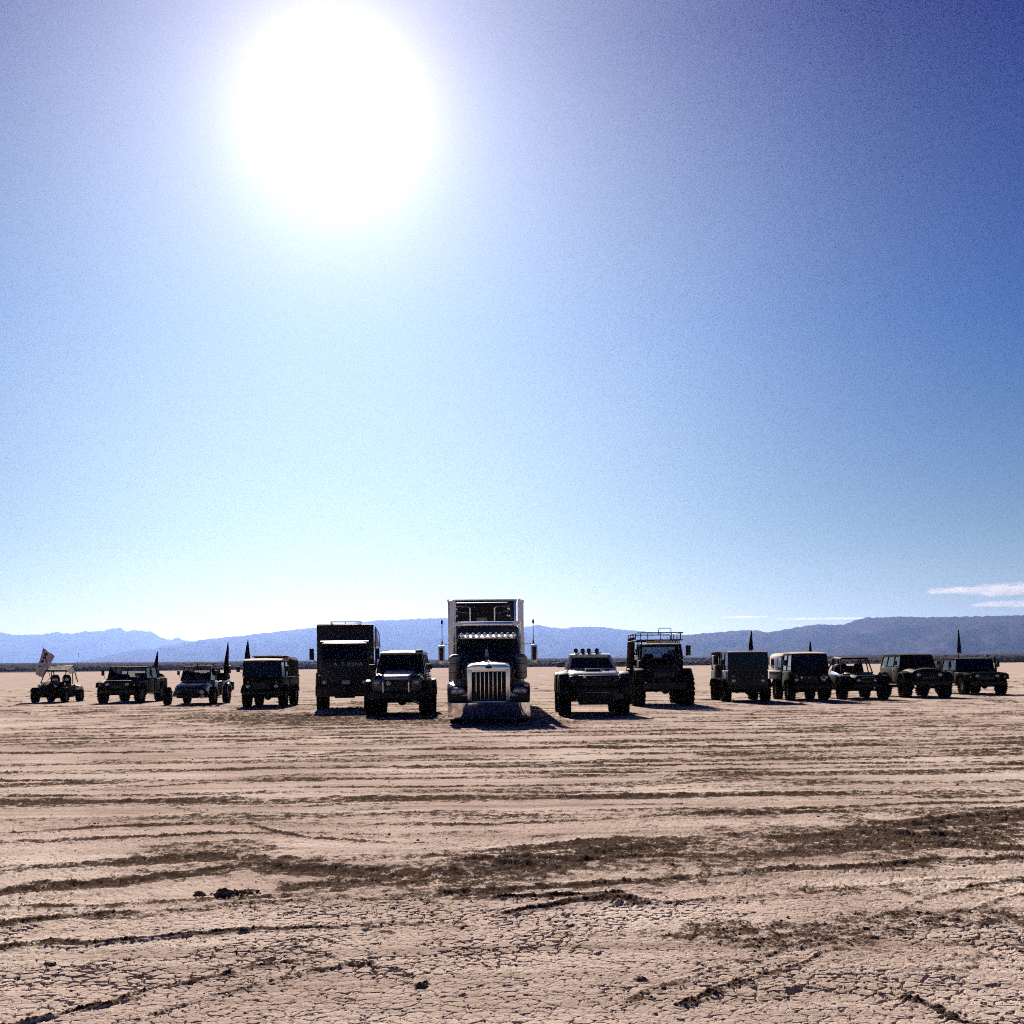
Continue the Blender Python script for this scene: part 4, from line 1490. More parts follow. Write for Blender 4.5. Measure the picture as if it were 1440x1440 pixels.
# ------------------------------------------------------------------ 5 tall box truck
def make_box_truck():
    t = thing('expedition_truck', 'tall dark box bodied truck with pale lettering across its flat cab', 'truck', 486, 997, yaw=7)
    running_gear(t, 1.90, 3.1, .63, .40, rail_z=.85, rail_half=.42, y_front=-1.0, y_rear=4.0, deep=.03, lugs=20)
    h = .94
    part('cab_body', 'brown', t, lambda b: (b.loft([(-1.25, [(-.90, .95), (.90, .95), (.92, 1.95), (-.92, 1.95)]), (-1.18, [(-.96, .90), (.96, .90), (.96, 1.98), (-.96, 1.98)]), (.75, [(-.97, 1.05), (.97, 1.05), (.97, 1.98), (-.97, 1.98)])])), .03)
    greenhouse(t, [(-1.14, -.98), (-.1, -.08), (.70, .70)], .94, .90, 1.98, 2.74, 'brown', 'glass', roof='white', crown=.005, roof_t=.05, pw=.045)  # white roof paints in the bright line of glancing light on brown
    part('sun_visor', 'brown', t, lambda b: b.hull([(-.90, -1.30, 2.60), (.90, -1.30, 2.60), (.90, -1.02, 2.70), (-.90, -1.02, 2.70)], [(-.90, -1.30, 2.63), (.90, -1.30, 2.63), (.90, -1.02, 2.75), (-.90, -1.02, 2.75)]), .006)
    for i, ch in enumerate(['A', 'T', 'R', 'E', 'N', 'A']):
        text(t, ch, [-.36, -.07, .17, .32, .48, .64][i], -1.262, 1.84, .21)
    for s in (-1, 1):
        part('step_housing', 'brown', t, lambda b: b.box(s * .96, s * 1.13, -1.20, -.72, 1.0, 1.52), .03)
    part('bumper', 'steel', t, lambda b: (b.box(-1.15, 1.15, -1.45, -1.20, .56, 1.0), b.box(-.4, .4, -1.40, -1.1, .50, .62)), .03)
    p = part('number_plate', 'plate', t, lambda b: b.box(-.10, .20, -1.465, -1.452, 1.06, 1.20), .004)
    part('plate_holder', 'steel', t, lambda b: b.box(-.14, .24, -1.452, -1.24, 1.03, 1.23), .005)
    grille(t, -.62, .62, -1.275, 1.28, 1.66, 5, vertical=False)
    for s in (-1, 1):
        headlight(t, s * .78, -1.28, 1.13, .10)
        part('step', 'steel', t, lambda b: (b.box(s * .98, s * 1.13, -1.15, -.70, .62, .70), b.box(s * .98, s * 1.13, -1.15, -.70, .95, 1.0)), .01)
        part('fender', 'plastic', t, lambda b: b.flare(0, .68, .74, .80, s * .78, s * 1.17, 12, 168), .012)
        part('fender', 'plastic', t, lambda b: b.flare(3.1, .68, .74, .80, s * .78, s * 1.17, 12, 168), .012)
        d = part('door', 'brown', t, lambda b: b.box(s * .97, s * 1.0, -.95, .05, 1.1, 1.96), .012)
        part('handle', 'steel', d, lambda b: b.box(s * 1.0, s * 1.03, -.12, .02, 1.6, 1.65))
        mirror(t, s * .97, 1.88, -1.02, s * 1.30, 2.25, .18, .46)
        part('wiper', 'plastic', t, lambda b: b.tube((s * .12, -1.17, 2.0), (s * .72, -1.12, 2.22), .01, 5))
        part('marker_lamp', 'lamp', t, lambda b: b.box(s * 1.0 - .05, s * 1.0 + .05, -1.24, -1.2, 1.36, 1.46) if s < 0 else b.box(1.02, 1.10, -1.0, -.9, 2.06, 2.18), .01)
    bx = part('box_body', 'brown', t, lambda b: (b.box(-1.18, 1.18, 1.0, 3.9, 1.45, 3.50), b.box(-1.1, 1.1, 1.1, 3.8, 1.15, 1.45)), .025)
    part('roof_rack', 'steel', t, lambda b: (b.path([(-.60, 1.2, 3.62), (.65, 1.2, 3.62), (.65, 3.6, 3.62), (-.60, 3.6, 3.62), (-.60, 1.2, 3.62)], .02),
                                             [b.tube((x, y, 3.49), (x, y, 3.62), .015, 6) for x in (-.6, 0, .65) for y in (1.2, 2.4, 3.6)]))
    part('roof_hatch', 'white', t, lambda b: b.box(-1.15, 1.15, 1.1, 3.8, 3.502, 3.54), .015)
    part('ladder', 'grey', t, lambda b: (b.path([(1.26, 2.0, 1.6), (1.26, 2.0, 3.45)], .018), b.path([(1.26, 2.4, 1.6), (1.26, 2.4, 3.45)], .018), [b.tube((1.26, 2.0, 1.75 + k * .27), (1.26, 2.4, 1.75 + k * .27), .014, 6) for k in range(7)]))
    part('side_frame', 'satin', t, lambda b: (b.path([(1.22, 3.8, 2.6), (1.46, 3.8, 2.58), (1.42, 3.8, 3.2), (1.26, 3.8, 3.48)], .025), b.hull([(1.22, 3.78, 2.62), (1.44, 3.78, 2.62), (1.44, 3.8, 2.62), (1.22, 3.8, 2.62)], [(1.22, 3.78, 3.42), (1.32, 3.78, 3.36), (1.32, 3.8, 3.36), (1.22, 3.8, 3.42)])))
    for k in range(3):
        part('window', 'glass', t, lambda b: b.box(1.20, 1.215, 2.6 + k * .42, 2.9 + k * .42, 2.4, 2.9), .004)
    part('toolbox', 'steel', t, lambda b: (b.box(.5, 1.1, 1.3, 2.6, .8, 1.15), b.box(-1.1, -.5, 1.3, 2.6, .8, 1.15)), .02)
    part('fuel_tank', 'grey', t, lambda b: b.box(.62, 1.12, .95, 1.25, .78, 1.12), .03)
    return t


# ------------------------------------------------------------------ 6 tall 4x4 with bull bar
def make_suv():
    t = thing('four_wheel_drive', 'tall dark four wheel drive with two white bull bar tubes, left of the semi', 'off roader', 561, 1006)
    running_gear(t, 1.86, 2.85, .53, .38, rail_z=.66, rail_half=.42, y_front=-.6, y_rear=3.9, deep=.03)
    part('body', 'black', t, lambda b: (b.loft([(-.68, [(-.80, .72), (.80, .72), (.84, 1.18), (.76, 1.34), (-.76, 1.34), (-.84, 1.18)]),
                                                (-.60, [(-.82, .68), (.82, .68), (.86, 1.28), (.74, 1.44), (-.74, 1.44), (-.86, 1.28)]),
                                                (.75, [(-.84, .66), (.84, .66), (.88, 1.36), (.78, 1.53), (-.78, 1.53), (-.88, 1.36)])]),
                                        b.loft([(.75, [(-.88, .64), (.88, .64), (.90, 1.38), (.84, 1.50), (-.84, 1.50), (-.90, 1.38)]), (3.75, [(-.88, .70), (.88, .70), (.90, 1.38), (.84, 1.50), (-.84, 1.50), (-.90, 1.38)])])), .03)
    part('hood_glint_bulge', 'white', t, lambda b: b.loft([(-.86, [(-.46, 1.28), (.46, 1.28), (.42, 1.34), (-.42, 1.34)]), (-.62, [(-.50, 1.36), (.50, 1.36), (.46, 1.45), (-.46, 1.45)]), (-.05, [(-.54, 1.42), (.54, 1.42), (.48, 1.535), (-.48, 1.535)]), (.72, [(-.56, 1.48), (.56, 1.48), (.48, 1.60), (-.48, 1.60)])]), .02)  # white paint and forward slope stand in for a glint on the black hood
    greenhouse(t, [(.78, 1.12), (1.75, 1.78), (2.75, 2.75), (3.70, 3.62)], .84, .72, 1.50, 2.20, 'black', 'glass', roof='silver', crown=.06, roof_t=.07)  # pale roof paints in the sky's glancing reflection on black
    part('roof_pod', 'plastic', t, lambda b: b.box(.50, .76, 1.1, 1.6, 2.235, 2.33), .03)
    g = part('grille_frame', 'grey', t, lambda b: (b.path([(-.84, -.74, 1.32), (-.84, -.74, 1.00), (-.76, -.74, .93), (.76, -.74, .93), (.84, -.74, 1.00), (.84, -.74, 1.32)], .012, 6), b.path([(-.84, -.74, 1.0), (.84, -.74, 1.0)], .006, 5)))
    grille(t, -.52, .52, -.72, 1.02, 1.28, 5, vertical=False)
    for s in (-1, 1):
        headlight(t, s * .68, -.70, 1.18, .10, ring='grey')
        part('fender_flare', 'plastic', t, lambda b: b.flare(0, .60, .60, .68, s * .84, s * 1.13, 5, 175), .015)
        part('fender_flare', 'plastic', t, lambda b: b.flare(2.85, .60, .60, .68, s * .84, s * 1.13, 5, 175), .015)
        part('bull_bar_tube', 'bright', t, lambda b: b.path([(s * .44, -.92, .74), (s * .44, -.95, 1.20), (s * .44, -.84, 1.42)], .030, 8), label='white upright tube of the bull bar')
        mirror(t, s * .86, 1.62, .78, s * 1.02, 1.72, .20, .20)
        for (a, c) in ((.85, 1.72), (1.80, 2.70)):
            d = part('door', 'black', t, lambda b: b.box(s * .89, s * .915, a, c, .74, 1.48), .012)
            part('handle', 'steel', d, lambda b: b.box(s * .915, s * .94, c - .2, c - .06, 1.33, 1.37))
        part('side_step', 'steel', t, lambda b: b.tube((s * .98, .65, .56), (s * .98, 2.2, .56), .045))
        part('wiper', 'plastic', t, lambda b: b.tube((s * .1 - .15, .79, 1.54), (s * .1 + .35, .86, 1.70), .008, 5))
        part('damper', 'white', t, lambda b: b.tube((s * .40, -.1, .62), (s * .70, -.05, .40), .03, 8) if s > 0 else b.tube((s * .45, .2, .66), (s * .7, .1, .56), .03, 8))
    part('snorkel', 'plastic', t, lambda b: b.path([(-.90, .45, 1.35), (-.92, .72, 1.60), (-.86, 1.05, 2.18), (-.86, .98, 2.26)], .04, 8))
    part('bumper', 'steel', t, lambda b: (b.loft([(-.98, [(-.70, .62), (.70, .62), (.66, .84), (-.66, .84)]), (-.74, [(-.95, .60), (.95, .60), (.95, .88), (-.95, .88)])]), b.box(-.3, .3, -.98, -.85, .86, .96)), .02)
    part('spot_lamp', 'white', t, lambda b: b.lathe([(.05, .05), (.085, .03), (.08, -.01), (.03, -.025)], (-.26, -.98, 1.16), 'Y', 16), label='pale oval lamp in front of the grille')
    part('winch', 'grey', t, lambda b: b.tube((-.22, -.88, .93), (.22, -.88, .93), .06, 12))
    return t


# ------------------------------------------------------------------ 7 the semi and its trailer
def make_semi():
    u, _ = ray(688, 1018)
    Y0 = 34.4
    t = bpy.data.objects.new('semi_truck', None)
    COL.objects.link(t)
    t.location = (u * Y0, Y0, -.01)
    t.rotation_euler = (0, 0, R(1.6))
    tag(t, 'long nosed black semi truck with tall chrome grille at the head of the line', 'semi truck')
    # here y = 0 is the bumper
    for s in (-1, 1):
        wheel(t, s * 1.02, 1.15, .52, .30, rim=.29, lugs=30, deep=.012)
        for yy in (6.2, 7.5):
            wheel(t, s * .93, yy, .52, .55, rim=.29, lugs=30, deep=.012)
    part('chassis', 'steel', t, lambda b: ([b.box(s * .42 - .05, s * .42 + .05, .2, 8.2, .70, .95) for s in (-1, 1)], b.tube((-1, 1.15, .52), (1, 1.15, .52), .07, 10), b.tube((-.9, 6.2, .52), (.9, 6.2, .52), .1, 10), b.tube((-.9, 7.5, .52), (.9, 7.5, .52), .1, 10), b.box(-.3, .3, .6, 3.0, .6, 1.1), b.box(-1.2, 1.2, .45, .6, .3, .62)), .01)
    # deep chrome bumper, gently wrapped
    def bmp(b):
        secs = []
        n = 16
        top, bot = [], []
        vs, fs = [], []
        for i in range(n + 1):
            x = -1.22 + 2.44 * i / n
            y = .0 + .20 * abs(x / 1.22) ** 6
            for (yy, zz) in ((y + .06, .66), (y + .015, .66), (y, .64), (y + .055, .22), (y + .10, .17), (y + .13, .17), (y + .13, .66)):
                vs.append((x, yy, zz))
        for i in range(n):
            for k in range(7):
                fs.append((i * 7 + k, (i + 1) * 7 + k, (i + 1) * 7 + (k + 1) % 7, i * 7 + (k + 1) % 7))
        b.add(vs, fs)
    part('bumper', 'chrome', t, bmp, angle=30)
    # grille
    gy = .30
    g = part('grille_shell', 'bright', t, lambda b: (b.taper((-.63, -.50, gy - .02, gy + .22), .58, (-.63, -.50, gy - .13, gy + .22), 1.62), b.taper((.50, .63, gy - .02, gy + .22), .58, (.50, .63, gy - .13, gy + .22), 1.62), b.taper((-.50, .50, gy - .02, gy + .22), .585, (-.50, .50, gy - .035, gy + .22), .68), b.taper((-.50, .50, gy - .118, gy + .22), 1.54, (-.50, .50, gy - .13, gy + .22), 1.615)), .018)
    part('grille_mesh', 'plastic', g, lambda b: b.box(-.50, .50, gy + .06, gy + .08, .68, 1.54))
    for i in range(7):
        x = -.50 + 1.0 * (i + 1) / 8
        part('grille_bar', 'bright', g, lambda b: b.taper((x - .011, x + .011, gy - .02, gy + .05), .68, (x - .011, x + .011, gy - .10, gy + .05), 1.54), .004)
    part('hood', 'black', t, lambda b: b.loft([(gy + .20, [(-.60, .95), (.60, .95), (.62, 1.60), (.56, 1.76), (0, 1.83), (-.56, 1.76), (-.62, 1.60)]),
                                               (2.55, [(-.78, .95), (.78, .95), (.80, 1.72), (.70, 1.92), (0, 2.0), (-.70, 1.92), (-.80, 1.72)])]), .03)
    part('hood_crown', 'bright', t, lambda b: (b.loft([(gy - .11, [(-.64, 1.60), (.64, 1.60), (.62, 1.70), (.50, 1.755), (0, 1.775), (-.50, 1.755), (-.62, 1.70)]), (gy + .24, [(-.645, 1.60), (.645, 1.60), (.63, 1.74), (.50, 1.81), (0, 1.84), (-.50, 1.81), (-.63, 1.74)])]),), .02)
    part('hood_ornament', 'steel', t, lambda b: (b.prism([(gy - .02, 1.80), (gy + .2, 1.83), (gy + .26, 1.90), (gy + .05, 1.86)], -.012, .012), b.box(-.018, .018, gy + .3, 2.5, 1.84, 1.86)))
    em = part('emblem', 'steel', t, lambda b: b.lathe([(.001, .02), (.10, .02), (.10, -.005), (.085, -.012)], (0, gy - .125, 1.69), 'Y', 20))
    em.scale = (1, 1, 1)
    for v in em.data.vertices:
        v.co.z = 1.69 + (v.co.z - 1.69) * .45
    for s in (-1, 1):
        part('fender', 'gloss', t, lambda b: b.loft([(.34, [(s * .64, .66), (s * 1.20, .66), (s * 1.20, .90), (s * .98, .99), (s * .64, 1.0)]),
                                                     (.62, [(s * .64, .66), (s * 1.23, .66), (s * 1.24, 1.05), (s * 1.05, 1.17), (s * .64, 1.20)]),
                                                     (1.15, [(s * .66, 1.05), (s * 1.24, 1.05), (s * 1.25, 1.18), (s * 1.08, 1.26), (s * .66, 1.32)]),
                                                     (1.72, [(s * .72, .95), (s * 1.23, .95), (s * 1.24, 1.06), (s * 1.06, 1.18), (s * .72, 1.25)]),
                                                     (1.98, [(s * .76, .62), (s * 1.20, .62), (s * 1.20, .84), (s * 1.04, .98), (s * .76, 1.05)])]), .02)
        hl = part('headlight', 'grey', t, lambda b: b.loft([(.30, [(s * .72, .90), (s * 1.12, .90), (s * 1.14, 1.00), (s * 1.06, 1.09), (s * .78, 1.09), (s * .70, 1.0)]), (.55, [(s * .80, .94), (s * 1.06, .94), (s * 1.08, 1.0), (s * 1.02, 1.05), (s * .84, 1.05), (s * .78, 1.0)])]), .02)
        for q in (-1, 1):
            part('lens', 'lamp', hl, lambda b: b.lathe([(.072, .0), (.07, -.02), (.03, -.035)], (s * .92 + q * .09, .292, .995), 'Y', 16))
        part('headlight_bracket', 'satin', t, lambda b: (b.hull([(s * .63, .30, .84), (s * .86, .34, .84), (s * .86, .38, .84), (s * .63, .34, .84)], [(s * .63, .30, .98), (s * .70, .34, .90), (s * .70, .38, .90), (s * .63, .34, .98)])))
        part('turn_signal', 'lamp', t, lambda b: b.loft([(.45, [(s * 1.06, 1.10), (s * 1.18, 1.10), (s * 1.16, 1.17), (s * 1.08, 1.17)]), (.60, [(s * 1.06, 1.12), (s * 1.18, 1.12), (s * 1.16, 1.17), (s * 1.08, 1.17)])]), .01)
        part('air_cleaner', 'grey', t, lambda b: (b.lathe([(.10, -.36), (.17, -.33), (.19, -.26), (.19, .22), (.205, .24), (.205, .34), (.12, .42), (.03, .44)], (s * 1.03, 2.42, 1.66), 'Z', 24), b.box(s * .80, s * .98, 2.35, 2.5, 1.5, 1.6)))
        for zz in (1.52, 1.80):
            part('air_cleaner_band', 'steel', t, lambda b: b.lathe([(.192, -.012), (.196, 0), (.192, .012)], (s * 1.03, 2.42, zz), 'Z', 24))
        part('exhaust_stack', 'satin', t, lambda b: (b.tube((s * 1.165, 6.0, 1.1), (s * 1.165, 6.0, 3.92), .105, 20), b.tube((s * 1.165, 6.0, 3.90), (s * 1.20, 5.98, 4.00), .105, 20, .11), b.tube((s * 1.165, 6.0, 1.3), (s * 1.165, 6.0, 2.7), .125, 20)))
        for (a, c) in ((2.65, 3.65),):
            d = part('door', 'black', t, lambda b: b.box(s * .99, s * 1.02, a, c, 1.05, 2.02), .015)
            part('handle', 'chrome', d, lambda b: b.box(s * 1.02, s * 1.05, c - .22, c - .06, 1.45, 1.49))
            part('side_window', 'glass', t, lambda b: b.hull([(s * .982, a + .08, 2.06), (s * .982, c - .06, 2.06), (s * .996, c - .06, 2.06), (s * .996, a + .08, 2.06)], [(s * .95, a + .22, 2.52), (s * .95, c - .06, 2.52), (s * .964, c - .06, 2.52), (s * .964, a + .22, 2.52)]))
        part('mirror', 'satin', t, lambda b: (b.loft([(2.60, [(s * 1.36, 1.80), (s * 1.52, 1.80), (s * 1.56, 1.92), (s * 1.56, 2.36), (s * 1.36, 2.38)]), (2.67, [(s * 1.36, 1.78), (s * 1.52, 1.78), (s * 1.57, 1.92), (s * 1.57, 2.38), (s * 1.36, 2.40)])]),
                                              b.tube((s * .98, 2.66, 2.44), (s * 1.50, 2.66, 2.42), .016, 8), b.tube((s * .98, 2.66, 1.86), (s * 1.50, 2.66, 1.82), .016, 8)), .015)
        part('mirror_glass_back', 'steel', t, lambda b: b.box(s * 1.40, s * 1.53, 2.586, 2.597, 1.90, 2.32), .006)
        part('aerial', 'steel', t, lambda b: (b.tube((s * 1.44, 2.66, 2.40), (s * 1.44, 2.66, 3.10), .011, 6), b.lathe([(.01, -.06), (.038, -.01), (.03, .04), (.008, .1)], (s * 1.44, 2.66, 3.10), 'Z', 10), b.tube((s * 1.44, 2.66, 2.42), (s * 1.44, 2.66, 2.52), .025, 8)))
        part('marker_lamp', 'white', t, lambda b: (b.box(s * 1.08 - .05, s * 1.08 + .05, 2.62, 2.68, 2.44, 2.47),) if s > 0 else (b.box(-1.14, -1.10, 2.62, 2.68, 2.44, 2.47), b.box(-1.24, -1.20, 2.62, 2.68, 2.44, 2.47)), .005)
        part('fuel_tank', 'chrome', t, lambda b: b.lathe([(.28, -.62), (.31, -.58), (.31, .58), (.28, .62)], (s * .96, 4.0, .78), 'Y', 24))
        part('step', 'steel', t, lambda b: (b.box(s * .95, s * 1.2, 2.4, 3.3, .48, .56), b.box(s * .98, s * 1.2, 2.5, 3.2, .82, .88)), .01)
        part('wiper', 'plastic', t, lambda b: b.tube((s * .08, 2.70, 2.00), (s * .55, 2.74, 2.14), .01, 5))
    # cab
    part('cab', 'black', t, lambda b: (b.loft([(2.50, [(-.98, 1.0), (.98, 1.0), (1.0, 1.95), (-1.0, 1.95)]), (3.80, [(-.99, 1.0), (.99, 1.0), (1.0, 1.95), (-1.0, 1.95)])]),
                                       b.loft([(2.72, [(-1.0, 1.95), (1.0, 1.95), (1.0, 2.0), (-1.0, 2.0)]), (2.95, [(-1.0, 1.95), (1.0, 1.95), (.95, 2.60), (-.95, 2.60)]), (3.05, [(-1.0, 1.95), (1.0, 1.95), (.94, 2.68), (-.94, 2.68)]), (3.80, [(-1.0, 1.95), (1.0, 1.95), (.94, 2.80), (-.94, 2.80)])])), .03)
    for s in (-1, 1):
        part('windshield', 'glass', t, lambda b: pane(b, [(s * .04, 2.705, 2.03), (s * .86, 2.76, 2.03), (s * .82, 2.93, 2.56), (s * .04, 2.88, 2.56)], .012))
    part('windshield_frame', 'navy', t, lambda b: (b.path([(-.90, 2.74, 2.0), (0, 2.68, 2.0), (.90, 2.74, 2.0)], .018), b.path([(0, 2.68, 2.0), (0, 2.86, 2.58)], .018), b.path([(-.90, 2.74, 2.0), (-.86, 2.92, 2.58)], .018), b.path([(.90, 2.74, 2.0), (.86, 2.92, 2.58)], .018)))
    part('windshield_reflection', 'plate', t, lambda b: b.hull([(-.11, 2.665, 2.02), (.03, 2.665, 2.02), (.03, 2.68, 2.02), (-.11, 2.68, 2.02)], [(-.08, 2.73, 2.26), (.0, 2.73, 2.26), (.0, 2.745, 2.26), (-.08, 2.745, 2.26)]), label='pale blue reflection modelled as a panel by the windscreen post')  # solid panel stands in for a bluish reflection on the glass
    part('sun_visor', 'satin', t, lambda b: b.hull([(-.88, 2.62, 2.58), (.88, 2.62, 2.58), (.86, 2.92, 2.66), (-.86, 2.92, 2.66)], [(-.88, 2.62, 2.60), (.88, 2.62, 2.60), (.86, 2.92, 2.72), (-.86, 2.92, 2.72)]), .006)
    for i in range(10):
        x = -.82 + 1.64 * i / 9
        part('visor_lamp', 'bright', t, lambda b: b.lathe([(.03, .13), (.055, .10), (.070, .0), (.066, -.04), (.02, -.055)], (x, 2.62, 2.70), 'Y', 14))
    part('sleeper', 'black', t, lambda b: b.loft([(3.85, [(-1.03, 1.0), (1.03, 1.0), (1.03, 2.9), (.96, 3.02), (-.96, 3.02), (-1.03, 2.9)]), (5.45, [(-1.03, 1.0), (1.03, 1.0), (1.03, 3.0), (.96, 3.13), (-.96, 3.13), (-1.03, 3.0)])]), .03)
    part('sleeper_cap', 'bright', t, lambda b: b.loft([(3.80, [(-1.05, 3.03), (1.05, 3.03), (1.04, 3.12), (.9, 3.16), (-.9, 3.16), (-1.04, 3.12)]), (5.40, [(-1.05, 3.10), (1.05, 3.10), (1.04, 3.18), (.9, 3.22), (-.9, 3.22), (-1.04, 3.18)])]), .02, label='pale roof edge over the sleeper with sunlight put into its colour')  # bright metal stands in for sunlight along the black sleeper's top
    for s in (-1, 1):
        part('roof_horn', 'satin', t, lambda b: b.lathe([(.09, -.25), (.08, -.22), (.03, -.05), (.02, .3)], (s * .92, 3.95, 3.10), 'Y', 16))
    # trailer, a thing of its own
    e = bpy.data.objects.new('semi_trailer', None)
    COL.objects.link(e)
    Yt = 42.6
    ut, _ = ray(678.5, 900)
    e.location = (ut * Yt, Yt, 0)
    e.rotation_euler = (0, 0, R(1.6))
    tag(e, 'tall refrigerated box trailer behind the semi cab, two framed vents on its nose', 'trailer')
    part('box_body', 'black', e, lambda b: b.box(-1.24, 1.24, 0, 14.2, 1.15, 4.10), .03)
    part('roof_edge', 'satin', e, lambda b: (b.box(-1.26, 1.26, -.02, .05, 4.08, 4.13), b.box(-1.27, -1.23, 0, 14.2, 4.06, 4.11), b.box(1.23, 1.27, 0, 14.2, 4.06, 4.11)), .006)
    for s in (-1, 1):
        part('corner_post', 'satin', e, lambda b: b.box(s * 1.12, s * 1.24, -.035, -.004, 1.2, 4.07) if s < 0 else b.box(1.14, 1.215, -.035, -.004, 1.2, 4.07), .01)
    un = part('cooling_unit', 'plastic', e, lambda b: b.loft([(-.45, [(-.98, 2.2), (.98, 2.2), (1.0, 3.85), (.9, 3.98), (-.9, 3.98), (-1.0, 3.85)]), (-.04, [(-1.02, 2.1), (1.02, 2.1), (1.04, 3.9), (.95, 4.04), (-.95, 4.04), (-1.04, 3.9)])]), .02)
    for s in (-1, 1):
        v = part('vent_frame', 'bright', e, lambda b: (b.path([(s * .98, -.49, 3.86), (s * .50, -.49, 3.84), (s * .44, -.49, 3.78), (s * .44, -.49, 3.32)], .028, 8), b.path([(s * .96, -.49, 3.68), (s * .46, -.49, 3.60)], .022, 8),
                                                      b.lathe([(.02, -.03), (.055, 0), (.02, .03)], (s * .94, -.50, 3.76), 'Y', 12), b.lathe([(.02, -.03), (.065, 0), (.02, .03)], (s * .94, -.50, 3.52), 'Y', 12)))
    part('unit_badge', 'grey', e, lambda b: b.loft([(-.50, [(-.20, 3.32), (.20, 3.32), (.16, 3.46), (-.16, 3.46)]), (-.45, [(-.20, 3.32), (.20, 3.32), (.18, 3.48), (-.18, 3.48)])]), .01)
    part('clearance_lamp', 'white', e, lambda b: (b.box(-.82, -.66, -.02 - .04, -.02, 4.0, 4.05), b.box(-.30, -.26, -.52, -.48, 3.80, 3.84)), .008)
    for yy in (11.2, 12.5):
        for s in (-1, 1):
            wheel(e, s * .95, yy, .52, .55, rim=.29, lugs=30, deep=.012)
    part('running_gear', 'steel', e, lambda b: (b.tube((-.95, 11.2, .52), (.95, 11.2, .52), .08, 10), b.tube((-.95, 12.5, .52), (.95, 12.5, .52), .08, 10), b.box(-.5, -.38, 10, 13.8, .75, 1.15), b.box(.38, .5, 10, 13.8, .75, 1.15), b.box(-.9, -.78, 3.6, 3.75, .25, 1.15), b.box(.78, .9, 3.6, 3.75, .25, 1.15)), .01)
    return t


